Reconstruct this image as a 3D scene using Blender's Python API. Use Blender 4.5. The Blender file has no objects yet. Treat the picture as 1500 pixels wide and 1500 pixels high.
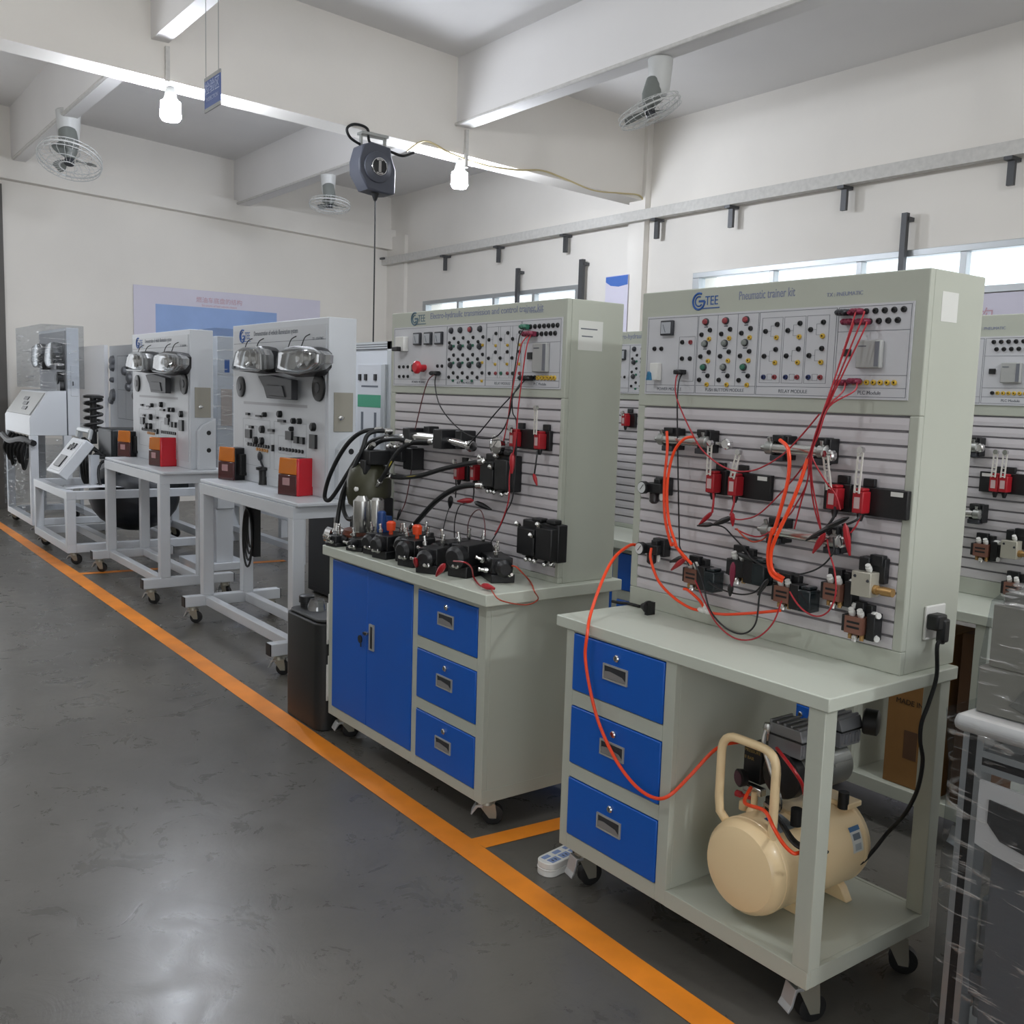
import bpy, math, random
from mathutils import Vector, Matrix
random.seed(7)
R_ = math.radians
scn = bpy.context.scene
col = scn.collection

# ------------------------------------------------------------------ camera solve (photo frame 1500 px)
CAM = Vector((2.259, -1.8576, 1.4773)); FPX = 1451.7
YAW, PITCH, ROLL = 0.9317, 0.1179, 0.0313
_f = Vector((-math.sin(YAW)*math.cos(PITCH), math.cos(YAW)*math.cos(PITCH), -math.sin(PITCH)))
_r0 = Vector((math.cos(YAW), math.sin(YAW), 0)); _u0 = _r0.cross(_f)
_r = math.cos(ROLL)*_r0 + math.sin(ROLL)*_u0
_u = -math.sin(ROLL)*_r0 + math.cos(ROLL)*_u0

class Frame:
    """local frame of a bench: where a line of sight meets one of its own planes"""
    def __init__(s, x=0, y=0, rot=0, z=0):
        s.x0, s.y0, s.rot, s.z0 = x, y, rot, z
        s.M = Matrix.Translation((x, y, z)) @ Matrix.Rotation(rot, 4, 'Z'); s.I = s.M.inverted()
        s.c = s.I @ CAM; s.I3 = s.I.to_3x3()
    def hit(s, u, v, ax, val):
        d = s.I3 @ (_f + (u-750)/FPX*_r - (v-750)/FPX*_u)
        t = (val - s.c[ax])/d[ax]
        return s.c + t*d
    def X(s, u, v, x): return s.hit(u, v, 0, x)
    def Y(s, u, v, y): return s.hit(u, v, 1, y)
    def Z(s, u, v, z): return s.hit(u, v, 2, z)
    def place(s, o):
        o.location = (s.x0, s.y0, s.z0); o.rotation_euler = (0, 0, s.rot)
W = Frame()

# ------------------------------------------------------------------ materials
MATS = {}
def lin(c): return c/12.92 if c <= 0.04045 else ((c+0.055)/1.055)**2.4
def rgb(h):
    h = h.lstrip('#'); return tuple(lin(int(h[i:i+2], 16)/255) for i in (0, 2, 4)) + (1,)
def mat(name, hexc, rough=.5, metal=0., var=.0, scale=6., bump=0., bscale=60., trans=0., alpha=1., emit=None, es=0., coat=0., spec=.5):
    if name in MATS: return MATS[name]
    m = bpy.data.materials.new(name); m.use_nodes = True
    nt = m.node_tree; b = nt.nodes['Principled BSDF']
    c = rgb(hexc)
    b.inputs['Base Color'].default_value = c
    b.inputs['Roughness'].default_value = rough; b.inputs['Metallic'].default_value = metal
    b.inputs['Transmission Weight'].default_value = trans; b.inputs['Alpha'].default_value = alpha
    b.inputs['Coat Weight'].default_value = coat; b.inputs['Specular IOR Level'].default_value = spec
    if emit: b.inputs['Emission Color'].default_value = rgb(emit); b.inputs['Emission Strength'].default_value = es
    if var or bump:
        tc = nt.nodes.new('ShaderNodeTexCoord')
    if var:
        n = nt.nodes.new('ShaderNodeTexNoise'); n.inputs['Scale'].default_value = scale; n.inputs['Detail'].default_value = 5
        nt.links.new(tc.outputs['Object'], n.inputs['Vector'])
        cr = nt.nodes.new('ShaderNodeValToRGB')
        cr.color_ramp.elements[0].position = .3; cr.color_ramp.elements[1].position = .7
        cr.color_ramp.elements[0].color = tuple(max(0, x*(1-var)) for x in c[:3]) + (1,)
        cr.color_ramp.elements[1].color = tuple(min(1, x*(1+var)) for x in c[:3]) + (1,)
        nt.links.new(n.outputs['Fac'], cr.inputs['Fac']); nt.links.new(cr.outputs['Color'], b.inputs['Base Color'])
    if bump:
        n2 = nt.nodes.new('ShaderNodeTexNoise'); n2.inputs['Scale'].default_value = bscale; n2.inputs['Detail'].default_value = 4
        nt.links.new(tc.outputs['Object'], n2.inputs['Vector'])
        bp = nt.nodes.new('ShaderNodeBump'); bp.inputs['Strength'].default_value = bump; bp.inputs['Distance'].default_value = .01
        nt.links.new(n2.outputs['Fac'], bp.inputs['Height']); nt.links.new(bp.outputs['Normal'], b.inputs['Normal'])
    MATS[name] = m
    return m

WALL  = mat('wall_paint', '#ebe7e0', .85, var=.03, scale=1.2, bump=.05, bscale=40)
CEIL  = mat('ceiling_paint', '#e8e6e4', .9, var=.03, scale=1.0, bump=.05, bscale=40)
GREY  = mat('bench_enamel', '#b4b8ac', .42, var=.025, scale=3)
TOPM  = mat('bench_top_enamel', '#c3c8bc', .38, var=.02, scale=3)
BLUE  = mat('blue_enamel', '#0558b8', .38, var=.04, scale=3)
SLAT  = mat('slat_aluminium', '#cbc7ca', .42, .08, var=.02, scale=5)
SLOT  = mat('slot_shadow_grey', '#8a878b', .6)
PANEL = mat('panel_print', '#c6c7cb', .45, var=.015, scale=4)
INK   = mat('panel_ink', '#5f646c', .6)
INKB  = mat('logo_blue', '#2f5a9e', .5)
INKG  = mat('title_ink', '#8087a2', .6)
BLACK = mat('black_plastic', '#17181a', .42, var=.1, scale=20)
BLK2  = mat('black_rubber', '#0f1011', .6)
DKPL  = mat('dark_grey_plastic', '#33353a', .45)
GRN   = mat('green_plastic', '#2f6b56', .4)
GREYB = mat('grey_button', '#7c827f', .4)
REDB  = mat('red_button', '#8e3a40', .4)
REDP  = mat('maroon_plug', '#76203a', .45)
RED   = mat('red_plastic', '#a31c26', .4)
YEL   = mat('yellow_socket', '#c9a63a', .45)
BLU2  = mat('blue_socket', '#27335f', .45)
WHITE = mat('white_plastic', '#dcdcd8', .4)
LGREY = mat('light_grey_plastic', '#9c9d9a', .45)
STEEL = mat('bright_steel', '#c9c9c6', .25, 1.0)
ZINC  = mat('zinc_steel', '#a7a9a6', .38, .9)
CHROME= mat('chrome', '#dcdcdc', .12, 1.0)
ALU   = mat('aluminium_profile', '#b5b9bb', .4, .7)
BRASS = mat('brass', '#ad8a58', .4, .7)
BRONZ = mat('bronze_label', '#7b5446', .45, .1)
GOLDZ = mat('yellow_zinc', '#9b998d', .4, .6)
ORNG  = mat('orange_hose', '#f2491c', .35)
REDW  = mat('red_wire', '#a3222c', .45)
BLKW  = mat('black_wire', '#17181b', .45)
BEIGE = mat('beige_enamel', '#f0d6a8', .35, var=.02, scale=4, coat=.2)
HOSE  = mat('hydraulic_hose', '#16181a', .45)
HOSEY = mat('hose_marking_yellow', '#a89a2e', .5)
OLIVE = mat('olive_motor', '#3c3c2c', .4, .2, var=.15, scale=12)
DBLUE = mat('blue_valve_enamel', '#1d3f77', .35)
ORKN  = mat('orange_knob', '#d9481f', .35)
MASC  = mat('white_frame_enamel', '#c9cdd2', .42, var=.02, scale=3)
LAMPB = mat('white_board_print', '#c3c6ca', .45, var=.015, scale=4)
DOORG = mat('grey_door_enamel', '#9a978c', .45)
AMBER = mat('amber_lens', '#d0741c', .2, coat=.4)
LRED  = mat('red_lens', '#c81326', .15, coat=.5)
LMAR  = mat('maroon_lens', '#4a1a1c', .15, coat=.5)
LWHT  = mat('pale_lens', '#b0888a', .2, coat=.4)
CARD  = mat('brown_cardboard', '#8a6335', .85, var=.08, scale=9)
CARDD = mat('dark_brown_cardboard', '#5a3f2a', .85, var=.08, scale=9)
CINK  = mat('carton_ink', '#2c1f14', .8)
POST  = mat('poster_lilac', '#d6d3e2', .5, var=.02, scale=2)
POSTB = mat('poster_blue', '#93aede', .5, var=.12, scale=1.2)
POSTD = mat('poster_deep_blue', '#4a72bf', .5)
PINKI = mat('poster_red_ink', '#c9a3ae', .6)
SIGNB = mat('sign_blue', '#3c5796', .4)
SIGNT = mat('sign_lettering', '#a8b4d2', .5)
SAGE  = mat('raw_aluminium_wall_rail', '#cfcdc8', .7, 0, var=.08, scale=25)
DSTEEL= mat('dark_steel_bar', '#57585a', .5, .5)
GREENB= mat('green_band', '#3f8f70', .5)
DGREY = mat('dark_canister_plastic', '#1c1d1d', .5, var=.08, scale=10)
REELP = mat('reel_housing_plastic', '#474a54', .5)
FANW  = mat('fan_enamel', '#c3c4c2', .4)
FANG  = mat('fan_grey', '#707470', .45)
PINKD = mat('pinkish_door', '#b7aca4', .5)
TAPE  = mat('white_label', '#d8d9d4', .6)
RUST  = mat('redbrown_base', '#6d3b2a', .45)
SMOKE = mat('smoked_plastic', '#2f383b', .15, trans=.35)

def glass(name, tint='#ffffff', rough=.03, mix=.12):
    m = bpy.data.materials.new(name); m.use_nodes = True; nt = m.node_tree
    nt.nodes.remove(nt.nodes['Principled BSDF']); out = nt.nodes['Material Output']
    t = nt.nodes.new('ShaderNodeBsdfTransparent'); t.inputs['Color'].default_value = rgb(tint)
    g = nt.nodes.new('ShaderNodeBsdfGlossy'); g.inputs['Roughness'].default_value = rough
    mx = nt.nodes.new('ShaderNodeMixShader'); mx.inputs['Fac'].default_value = mix
    nt.links.new(t.outputs[0], mx.inputs[1]); nt.links.new(g.outputs[0], mx.inputs[2]); nt.links.new(mx.outputs[0], out.inputs['Surface'])
    return m
GLASS = glass('window_glass', '#f4f8fa', .02, .06)
LENS  = glass('clear_lens', '#e9ecee', .05, .25)
def film():
    m = glass('stretch_film', '#e6e8ea', .12, .3); nt = m.node_tree
    tc = nt.nodes.new('ShaderNodeTexCoord'); mp = nt.nodes.new('ShaderNodeMapping'); mp.inputs['Scale'].default_value = (2.5, 2.5, 16)
    mp.inputs['Rotation'].default_value = (.25, .18, 0)
    n = nt.nodes.new('ShaderNodeTexNoise'); n.inputs['Scale'].default_value = 3.5; n.inputs['Detail'].default_value = 5; n.inputs['Distortion'].default_value = .7
    bp = nt.nodes.new('ShaderNodeBump'); bp.inputs['Strength'].default_value = .55; bp.inputs['Distance'].default_value = .03
    cr = nt.nodes.new('ShaderNodeValToRGB'); cr.color_ramp.elements[0].position = .57; cr.color_ramp.elements[0].color = (.025, .025, .025, 1)
    cr.color_ramp.elements[1].position = .68; cr.color_ramp.elements[1].color = (.5, .5, .5, 1)
    nt.links.new(tc.outputs['Object'], mp.inputs['Vector']); nt.links.new(mp.outputs[0], n.inputs['Vector'])
    nt.links.new(n.outputs['Fac'], bp.inputs['Height']); nt.links.new(n.outputs['Fac'], cr.inputs['Fac'])
    g = [k for k in nt.nodes if k.type == 'BSDF_GLOSSY'][0]; mx = [k for k in nt.nodes if k.type == 'MIX_SHADER'][0]
    d = nt.nodes.new('ShaderNodeBsdfDiffuse'); d.inputs['Color'].default_value = (.8, .8, .8, 1)
    m2 = nt.nodes.new('ShaderNodeMixShader'); m2.inputs['Fac'].default_value = .35
    nt.links.new(g.outputs[0], m2.inputs[1]); nt.links.new(d.outputs[0], m2.inputs[2]); nt.links.new(m2.outputs[0], mx.inputs[2])
    nt.links.new(bp.outputs['Normal'], g.inputs['Normal']); nt.links.new(cr.outputs['Color'], mx.inputs['Fac'])
    return m
FILM = film()

def floor_mat():
    m = bpy.data.materials.new('sealed_concrete'); m.use_nodes = True; nt = m.node_tree; b = nt.nodes['Principled BSDF']
    N = nt.nodes.new; L = nt.links.new
    tc = N('ShaderNodeTexCoord')
    def noise(sc, det, dist=0., rough=.55):
        n = N('ShaderNodeTexNoise'); n.inputs['Scale'].default_value = sc; n.inputs['Detail'].default_value = det
        n.inputs['Distortion'].default_value = dist; n.inputs['Roughness'].default_value = rough; L(tc.outputs['Object'], n.inputs['Vector']); return n
    a = noise(.9, 8, .6, .6); c = noise(5, 8, 1.2, .7); v = noise(2.4, 5, 2.5)
    r1 = N('ShaderNodeValToRGB'); r1.color_ramp.elements[0].color = rgb('#4e4c47'); r1.color_ramp.elements[1].color = rgb('#6b6862')
    r1.color_ramp.elements[0].position = .3; r1.color_ramp.elements[1].position = .72; L(a.outputs['Fac'], r1.inputs['Fac'])
    r2 = N('ShaderNodeValToRGB'); r2.color_ramp.elements[0].color = (.8, .8, .8, 1); r2.color_ramp.elements[1].color = (1, 1, 1, 1)
    r2.color_ramp.elements[0].position = .34; r2.color_ramp.elements[1].position = .5; L(c.outputs['Fac'], r2.inputs['Fac'])
    vr = N('ShaderNodeTexVoronoi'); vr.feature = 'DISTANCE_TO_EDGE'; vr.inputs['Scale'].default_value = 1.6
    dm = N('ShaderNodeVectorMath'); dm.operation = 'ADD'; sc = N('ShaderNodeVectorMath'); sc.operation = 'SCALE'; sc.inputs['Scale'].default_value = .9
    L(v.outputs['Color'], sc.inputs[0]); L(tc.outputs['Object'], dm.inputs[0]); L(sc.outputs[0], dm.inputs[1]); L(dm.outputs[0], vr.inputs['Vector'])
    r3 = N('ShaderNodeValToRGB'); r3.color_ramp.elements[0].color = (.84, .84, .84, 1); r3.color_ramp.elements[1].color = (1, 1, 1, 1)
    r3.color_ramp.elements[0].position = .0; r3.color_ramp.elements[1].position = .012; L(vr.outputs['Distance'], r3.inputs['Fac'])
    m1 = N('ShaderNodeMixRGB'); m1.blend_type = 'MULTIPLY'; m1.inputs['Fac'].default_value = .7; L(r1.outputs[0], m1.inputs[1]); L(r2.outputs[0], m1.inputs[2])
    m2 = N('ShaderNodeMixRGB'); m2.blend_type = 'MULTIPLY'; m2.inputs['Fac'].default_value = .8; L(m1.outputs[0], m2.inputs[1]); L(r3.outputs[0], m2.inputs[2])
    L(m2.outputs[0], b.inputs['Base Color'])
    rr = N('ShaderNodeMapRange'); rr.inputs['To Min'].default_value = .17; rr.inputs['To Max'].default_value = .42; L(c.outputs['Fac'], rr.inputs['Value']); L(rr.outputs[0], b.inputs['Roughness'])
    bp = N('ShaderNodeBump'); bp.inputs['Strength'].default_value = .12; bp.inputs['Distance'].default_value = .01; L(c.outputs['Fac'], bp.inputs['Height']); L(bp.outputs[0], b.inputs['Normal'])
    return m
FLOORM = floor_mat()
LINEM = mat('floor_line_paint', '#ec8c24', .45, var=.14, scale=5, bump=.05, bscale=30)

# ------------------------------------------------------------------ mesh builder
class MB:
    def __init__(s): s.v = []; s.f = []; s.m = []
    def add(s, vs, fs, m=0):
        o = len(s.v); s.v += [tuple(p) for p in vs]; s.f += [tuple(o+i for i in f) for f in fs]; s.m += [m]*len(fs); return s
    def box(s, x0, x1, y0, y1, z0, z1, m=0):
        x0, x1 = min(x0, x1), max(x0, x1); y0, y1 = min(y0, y1), max(y0, y1); z0, z1 = min(z0, z1), max(z0, z1)
        return s.add([(x, y, z) for z in (z0, z1) for y in (y0, y1) for x in (x0, x1)],
              [(0, 2, 3, 1), (4, 5, 7, 6), (0, 1, 5, 4), (2, 6, 7, 3), (0, 4, 6, 2), (1, 3, 7, 5)], m)
    def cbox(s, c, d, m=0, rot=None):
        hx, hy, hz = d[0]/2, d[1]/2, d[2]/2
        pts = [Vector((x, y, z)) for z in (-hz, hz) for y in (-hy, hy) for x in (-hx, hx)]
        if rot is not None: pts = [rot @ p for p in pts]
        return s.add([tuple(Vector(c)+p) for p in pts], [(0, 2, 3, 1), (4, 5, 7, 6), (0, 1, 5, 4), (2, 6, 7, 3), (0, 4, 6, 2), (1, 3, 7, 5)], m)
    def rings(s, rs, m=0, c0=True, c1=True, closed=True):
        n = len(rs[0]); vs = [p for r in rs for p in r]; fs = []
        for i in range(len(rs)-1):
            for j in range(n if closed else n-1):
                k = (j+1) % n; fs.append((i*n+j, i*n+k, (i+1)*n+k, (i+1)*n+j))
        if c0: fs.append(tuple(range(n))[::-1])
        if c1: fs.append(tuple((len(rs)-1)*n+j for j in range(n)))
        return s.add(vs, fs, m)
    def lathe(s, p, axis, prof, n=20, m=0, c0=True, c1=True):
        """prof: (distance along axis, radius)"""
        a = Vector(axis).normalized(); t = Vector((0, 0, 1)) if abs(a.z) < .9 else Vector((1, 0, 0))
        e1 = a.cross(t).normalized(); e2 = a.cross(e1); p = Vector(p)
        return s.rings([[tuple(p + a*h + (e1*math.cos(2*math.pi*j/n) + e2*math.sin(2*math.pi*j/n))*r) for j in range(n)] for h, r in prof], m, c0, c1)
    def cyl(s, p0, p1, r, r1=None, n=16, m=0):
        p0, p1 = Vector(p0), Vector(p1); d = p1-p0
        return s.lathe(p0, d, [(0, r), (d.length, r if r1 is None else r1)], n, m)
    def ball(s, c, r, n=16, m=0, sx=1, sy=1, sz=1):
        k = n//2; rs = []
        for i in range(k+1):
            th = math.pi*i/k; rr = max(math.sin(th), .001)*r
            rs.append([(c[0]+sx*rr*math.cos(2*math.pi*j/n), c[1]+sy*rr*math.sin(2*math.pi*j/n), c[2]-sz*r*math.cos(th)) for j in range(n)])
        return s.rings(rs, m)
    def tube(s, pts, r, n=8, m=0, sub=6, smooth=True, closed=False):
        P = [Vector(p) for p in pts]
        if smooth and len(P) > 2:
            Q = []
            for i in range(len(P)-1):
                a, b, c, d = P[max(i-1, 0)], P[i], P[i+1], P[min(i+2, len(P)-1)]
                for k in range(sub):
                    t = k/sub; Q.append(.5*((2*b)+(c-a)*t+(2*a-5*b+4*c-d)*t*t+(3*b-a-3*c+d)*t**3))
            Q.append(P[-1]); P = Q
        rs = []; nrm = None
        for i, p in enumerate(P):
            t = (P[min(i+1, len(P)-1)]-P[max(i-1, 0)])
            if closed: t = P[(i+1) % len(P)]-P[i-1]
            t = t.normalized() if t.length > 1e-9 else Vector((0, 0, 1))
            if nrm is None: nrm = t.orthogonal().normalized()
            nrm = (nrm - t*nrm.dot(t)); nrm = nrm.normalized() if nrm.length > 1e-6 else t.orthogonal().normalized()
            bn = t.cross(nrm)
            rs.append([tuple(p+(nrm*math.cos(2*math.pi*j/n)+bn*math.sin(2*math.pi*j/n))*r) for j in range(n)])
        if closed: rs.append(rs[0])
        return s.rings(rs, m, not closed, not closed)
    def prism(s, poly, ax, a, b, m=0):
        """poly 2D in the two other axes (in order), extruded along ax from a to b"""
        def mk(p, h):
            q = list(p); q.insert(ax, h); return tuple(q)
        n = len(poly); vs = [mk(p, a) for p in poly]+[mk(p, b) for p in poly]
        fs = [tuple(range(n))[::-1], tuple(range(n, 2*n))]+[(i, (i+1) % n, n+(i+1) % n, n+i) for i in range(n)]
        return s.add(vs, fs, m)
    def pad(s, poly, y0, y1, dome=.02, shrink=(1, .97, .85, .55), m=0, msides=None):
        """outline in x,z; back at y0, rim at y1 (towards -y), bulging further by dome"""
        cx = sum(p[0] for p in poly)/len(poly); cz = sum(p[1] for p in poly)/len(poly)
        def ring(k, y): return [(cx+(p[0]-cx)*k, y, cz+(p[1]-cz)*k) for p in poly]
        s.rings([ring(.92, y0), ring(1, (y0+y1)/2), ring(1, y1)], m if msides is None else msides, True, False)
        hs = (0, .45, .8, 1)
        s.rings([ring(k, y1-dome*h) for k, h in zip(shrink, hs)], m, False, True); return s
    def build(s, name, mats, parent=None, bevel=0, smooth=35, loc=None):
        me = bpy.data.meshes.new(name); me.from_pydata(s.v, [], s.f); me.validate()
        mats = mats if isinstance(mats, (list, tuple)) else [mats]
        for q in mats: me.materials.append(q)
        if len(me.polygons) == len(s.m): me.polygons.foreach_set('material_index', s.m)
        import bmesh
        bm = bmesh.new(); bm.from_mesh(me); bmesh.ops.recalc_face_normals(bm, faces=bm.faces); bm.to_mesh(me); bm.free()
        if smooth:
            me.polygons.foreach_set('use_smooth', [True]*len(me.polygons)); me.set_sharp_from_angle(angle=R_(smooth))
        me.update()
        o = bpy.data.objects.new(name, me); col.objects.link(o)
        if parent: o.parent = parent
        if loc is not None: o.location = loc
        if bevel:
            b = o.modifiers.new('bevel', 'BEVEL'); b.width = bevel; b.segments = 2; b.limit_method = 'ANGLE'; b.angle_limit = R_(50); b.harden_normals = False
        return o

def tag(o, label, cat, group=None, kind=None):
    o['label'] = label; o['category'] = cat
    if group: o['group'] = group
    if kind: o['kind'] = kind
    return o
def thing(name, label, cat, loc=(0, 0, 0), rot=0, group=None, F=None):
    o = bpy.data.objects.new(name, None); o.empty_display_size = .05; col.objects.link(o)
    if F is not None:
        loc = F.M @ Vector(loc); rot = rot+F.rot
    o.location = loc; o.rotation_euler = (0, 0, rot)
    return tag(o, label, cat, group)
def struct(o): o['kind'] = 'structure'; return o
def kids(o): return list(o.children)
def copy_tree(o, parent=None):
    c = o.copy(); col.objects.link(c)
    if parent: c.parent = parent
    for k in kids(o): copy_tree(k, c)
    return c
def inst(o, parent, loc):
    """another part that shares the mesh of o"""
    c = o.copy(); col.objects.link(c); c.parent = parent; c.location = loc; return c
def text(body, size, m, parent, loc, name='lettering', rot=(math.pi/2, 0, 0), align='LEFT', sx=1., ext=.0004, shear=0.):
    cu = bpy.data.curves.new(name, 'FONT'); cu.body = body; cu.size = size; cu.extrude = ext; cu.align_x = align; cu.shear = shear
    cu.materials.append(m)
    o = bpy.data.objects.new(name, cu); col.objects.link(o); o.location = loc; o.rotation_euler = rot; o.scale = (sx, 1, 1)
    if parent: o.parent = parent
    return o
# ------------------------------------------------------------------ the room
WY, WX = 5.2, -10.3
zc = lambda y: 4.49-.064*y            # the roof slab falls towards the window wall
o = struct(MB().box(WX-.3, 6, -7, WY+.3, -.1, 0).build('floor', FLOORM, smooth=0))
o = struct(MB().prism([(-7, zc(-7)), (WY+.3, zc(WY+.3)), (WY+.3, zc(WY+.3)+.15), (-7, zc(-7)+.15)], 0, WX-.3, 6).build('ceiling', CEIL, smooth=0))
# the rest of the hall, behind and beside the viewer, with a wide doorway at the end of the aisle
struct(MB().box(6, 6.2, -7, -5.4, 0, 5.2).box(6, 6.2, -1.6, WY+.25, 0, 5.2).box(6, 6.2, -5.4, -1.6, 3.2, 5.2).build('wall_near', WALL, smooth=0))
struct(MB().box(WX-.3, 6.2, -7.2, -7, 0, 5.2).build('wall_front', WALL, smooth=0))
WIN = [(-9.30, -6.15, 2.33, 2.66), (-4.40, -.9, 2.33, 2.65)]
b = MB().box(WX-.3, 6, WY, WY+.25, 0, 2.33).box(WX-.3, 6, WY, WY+.25, 2.66, 5)
b.box(WX-.3, -9.3, WY, WY+.25, 2.33, 2.66).box(-6.15, -4.4, WY, WY+.25, 2.33, 2.66).box(-.9, 6, WY, WY+.25, 2.33, 2.66)
struct(b.build('wall_back', WALL, smooth=0))
struct(MB().box(WX-.3, WX, -.02, WY+.25, 0, 5).box(WX-.3, WX, -7, -1.8, 0, 5).box(WX-.3, WX, -1.8, -.02, 2.9, 5).build('wall_far', WALL, smooth=0))
# dark opening beside the far wall
struct(MB().box(WX-.3, WX+.05, -.12, .26, 0, 3.62).build('trim_doorway', mat('grey_door_jamb', '#5d5a57', .6), smooth=0))
struct(MB().prism([(-.3, 3.70), (WY, 3.425), (WY, 3.70), (-.3, 3.93)], 0, WX, WX+.14).build('beam_far', WALL, smooth=0))
struct(MB().prism([(-7, 3.92), (WY, 3.425), (WY, 5), (-7, 5)], 0, -5.41, -5.15).build('beam_main', WALL, smooth=0))
for i, (ya, yb, z) in enumerate(((2.93, 3.07, 3.742), (.37, .49, 3.87), (-2.2, -2.06, 4.0))):
    struct(MB().box(WX, 6, ya, yb, z, 5).build('beam_cross', CEIL, smooth=0))
struct(MB().box(-5.33, -5.1, WY-.07, WY, 0, 5).build('column_wall', WALL, smooth=0))
struct(MB().box(WX, -9.82, WY-.05, WY, 0, 3.6).build('column_corner', WALL, smooth=0))
n = 0
for (x0, x1, z0, z1), mul in zip(WIN, ((-8.25, -7.2, -7.05), (-3.45, -3.38, -2.32, -1.55))):
    n += 1
    fr = MB(); y0, y1 = WY-.03, WY+.06
    fr.box(x0-.05, x1+.05, y0, y1, z1-.03, z1+.02).box(x0-.05, x1+.05, y0, y1, z0-.02, z0+.03).box(x0-.05, x0+.03, y0, y1, z0+.03, z1-.03).box(x1-.03, x1+.05, y0, y1, z0+.03, z1-.03)
    k = int(round((x1-x0)/.79))
    for j in range(1, k):
        xm = x0+(x1-x0)*j/k; fr.box(xm-.025, xm+.025, y0+.01, y1-.01, z0+.03, z1-.03)
    w = struct(fr.build('window_%d' % n, ALU, smooth=0, bevel=.003))
    MB().box(x0+.03, x1-.03, WY+.012, WY+.018, z0+.03, z1-.03).build('pane', GLASS, w, smooth=0)
# painted aisle lines (flat paint on the floor)
def strip(q, name):
    struct(MB().add([(x, y, .0015) for x, y in q], [tuple(range(len(q)))]).build(name, LINEM, smooth=0))
strip([(2.6, -.185), (2.6, -.10), (.5, -.078), (-.3, -.056), (-3, -.038), (-6, -.026), (WX, -.05), (WX, -.122), (-6, -.136), (-3, -.14), (-.3, -.15), (.4, -.162), (1.2, -.178)], 'marking_line_aisle')
strip([(-.335, -.056), (-.255, -.056), (-.16, 1.15), (-.24, 1.15)], 'marking_line_bay')
strip([(-5.80, -.03), (-5.72, -.03), (-5.60, 1.6), (-5.68, 1.6)], 'marking_line_bay')

# ------------------------------------------------------------------ things on the wall and ceiling
r = thing('cable_rail', 'long whitish metal rail running along the window wall above the windows', 'rail', (WX-.12, WY-.14, 3.22))
MB().box(0, 15, 0, .07, 0, .085).box(0, 15, .0, .012, .0852, .1).build('channel', SAGE, r, smooth=0)
MB().box(-.02, .22, -.03, .12, .075, .1).box(-.02, .0, -.03, .11, -.06, .1).build('end_bracket', DSTEEL, r, smooth=0)
for u, v in ((650, 378), (728, 367), (826, 352), (960, 328), (1069, 308), (1235, 280), (1480, 240)):
    x = W.Y(u, v, WY-.1).x-r.location.x
    MB().box(x-.03, x+.03, .0, .13, -.025, 0).box(x-.025, x+.025, .05, .08, -.19, -.02).build('bracket', DSTEEL, r, smooth=0)
labs = ['thin dark steel bar upright before the window behind the hydraulic bench, nearer the corner', 'thick dark steel bar upright at the right end of the window behind the hydraulic bench', 'dark steel bar upright before the window above the nearest bench']
for (u, v0, w, z1), l in zip(((759, 393, .045, 2.38), (853, 380, .06, 2.3), (1327, 312, .045, 2.35)), labs):
    p = W.Y(u, v0, WY-.07); tag(MB().box(-w/2, w/2, -.02, .02, z1-p.z, 0).box(-w/2-.01, w/2+.01, 0, .07, -.06, -.03).build('steel_bar', DSTEEL, smooth=0, loc=p), l, 'bar')
def fan(loc, label, tilt, az):
    t = thing('ceiling_fan', label, 'fan', loc, R_(az), 'orbit fans under the ceiling beams')
    MB().lathe((0, 0, 0), (0, 0, -1), [(0, .075), (.01, .085), (.2, .07), (.24, .05)], 20).build('mount_canopy', FANW, t)
    MB().lathe((.0, -.02, -.12), (.18, -.25, -1), [(0, .03), (.03, .062), (.14, .066), (.2, .05), (.24, .03)], 16).build('motor', FANG, t)
    c = Vector((.03, -.06, -.35)); Rm = Matrix.Rotation(R_(tilt), 3, 'X')
    bl = MB()
    for k in range(3):
        a0 = k*2*math.pi/3+.4; pts = []; pb = []
        for j in range(7):
            rr = .04+.14*j/6; w = .22+.42*math.sin(math.pi*min(1, j/6*.8+.1))
            for s_, lst in ((-1, pts), (1, pb)):
                a = a0+s_*w*.5; q = Rm @ Vector((rr*math.cos(a), rr*math.sin(a), s_*.014)); lst.append(tuple(c+q))
        pl = pts+pb[::-1]; nn = len(pl); up = Rm @ Vector((0, 0, .003))
        bl.add(pl+[tuple(Vector(p)+up) for p in pl], [(j, j+1, nn-2-j, nn-1-j) for j in range(6)]+[(nn+nn-1-j, nn+nn-2-j, nn+j+1, nn+j) for j in range(6)]+[(j, (j+1) % nn, nn+(j+1) % nn, nn+j) for j in range(nn)])
    bl.build('blades', FANG, t)
    MB().cyl(c+Rm @ Vector((0, 0, -.035)), c+Rm @ Vector((0, 0, .05)), .035, .03, 16).build('hub', DKPL, t)
    g = MB()
    def circ(rad, h, th): g.tube([c+Rm @ Vector((rad*math.cos(2*math.pi*j/28), rad*math.sin(2*math.pi*j/28), h)) for j in range(28)], th, 6, 0, 1, False, True)
    circ(.215, 0, .006); circ(.212, .03, .003); circ(.212, -.03, .003); circ(.06, .06, .003); circ(.06, -.06, .003); circ(.14, .055, .002); circ(.14, -.055, .002)
    for k in range(24):
        a = 2*math.pi*k/24
        for sg in (-1, 1):
            g.tube([c+Rm @ Vector((rad*math.cos(a), rad*math.sin(a), h)) for rad, h in ((.05, .06*sg), (.14, .055*sg), (.195, .042*sg), (.215, 0))], .0016, 4, 0, 1, False)
    g.build('guard', FANW, t)
    return t
fan(W.Y(968, 84, 3.0)+Vector((0, 0, -.005)), 'white cage fan under the beam nearest the camera, at the top right', 24, -37)
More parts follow.
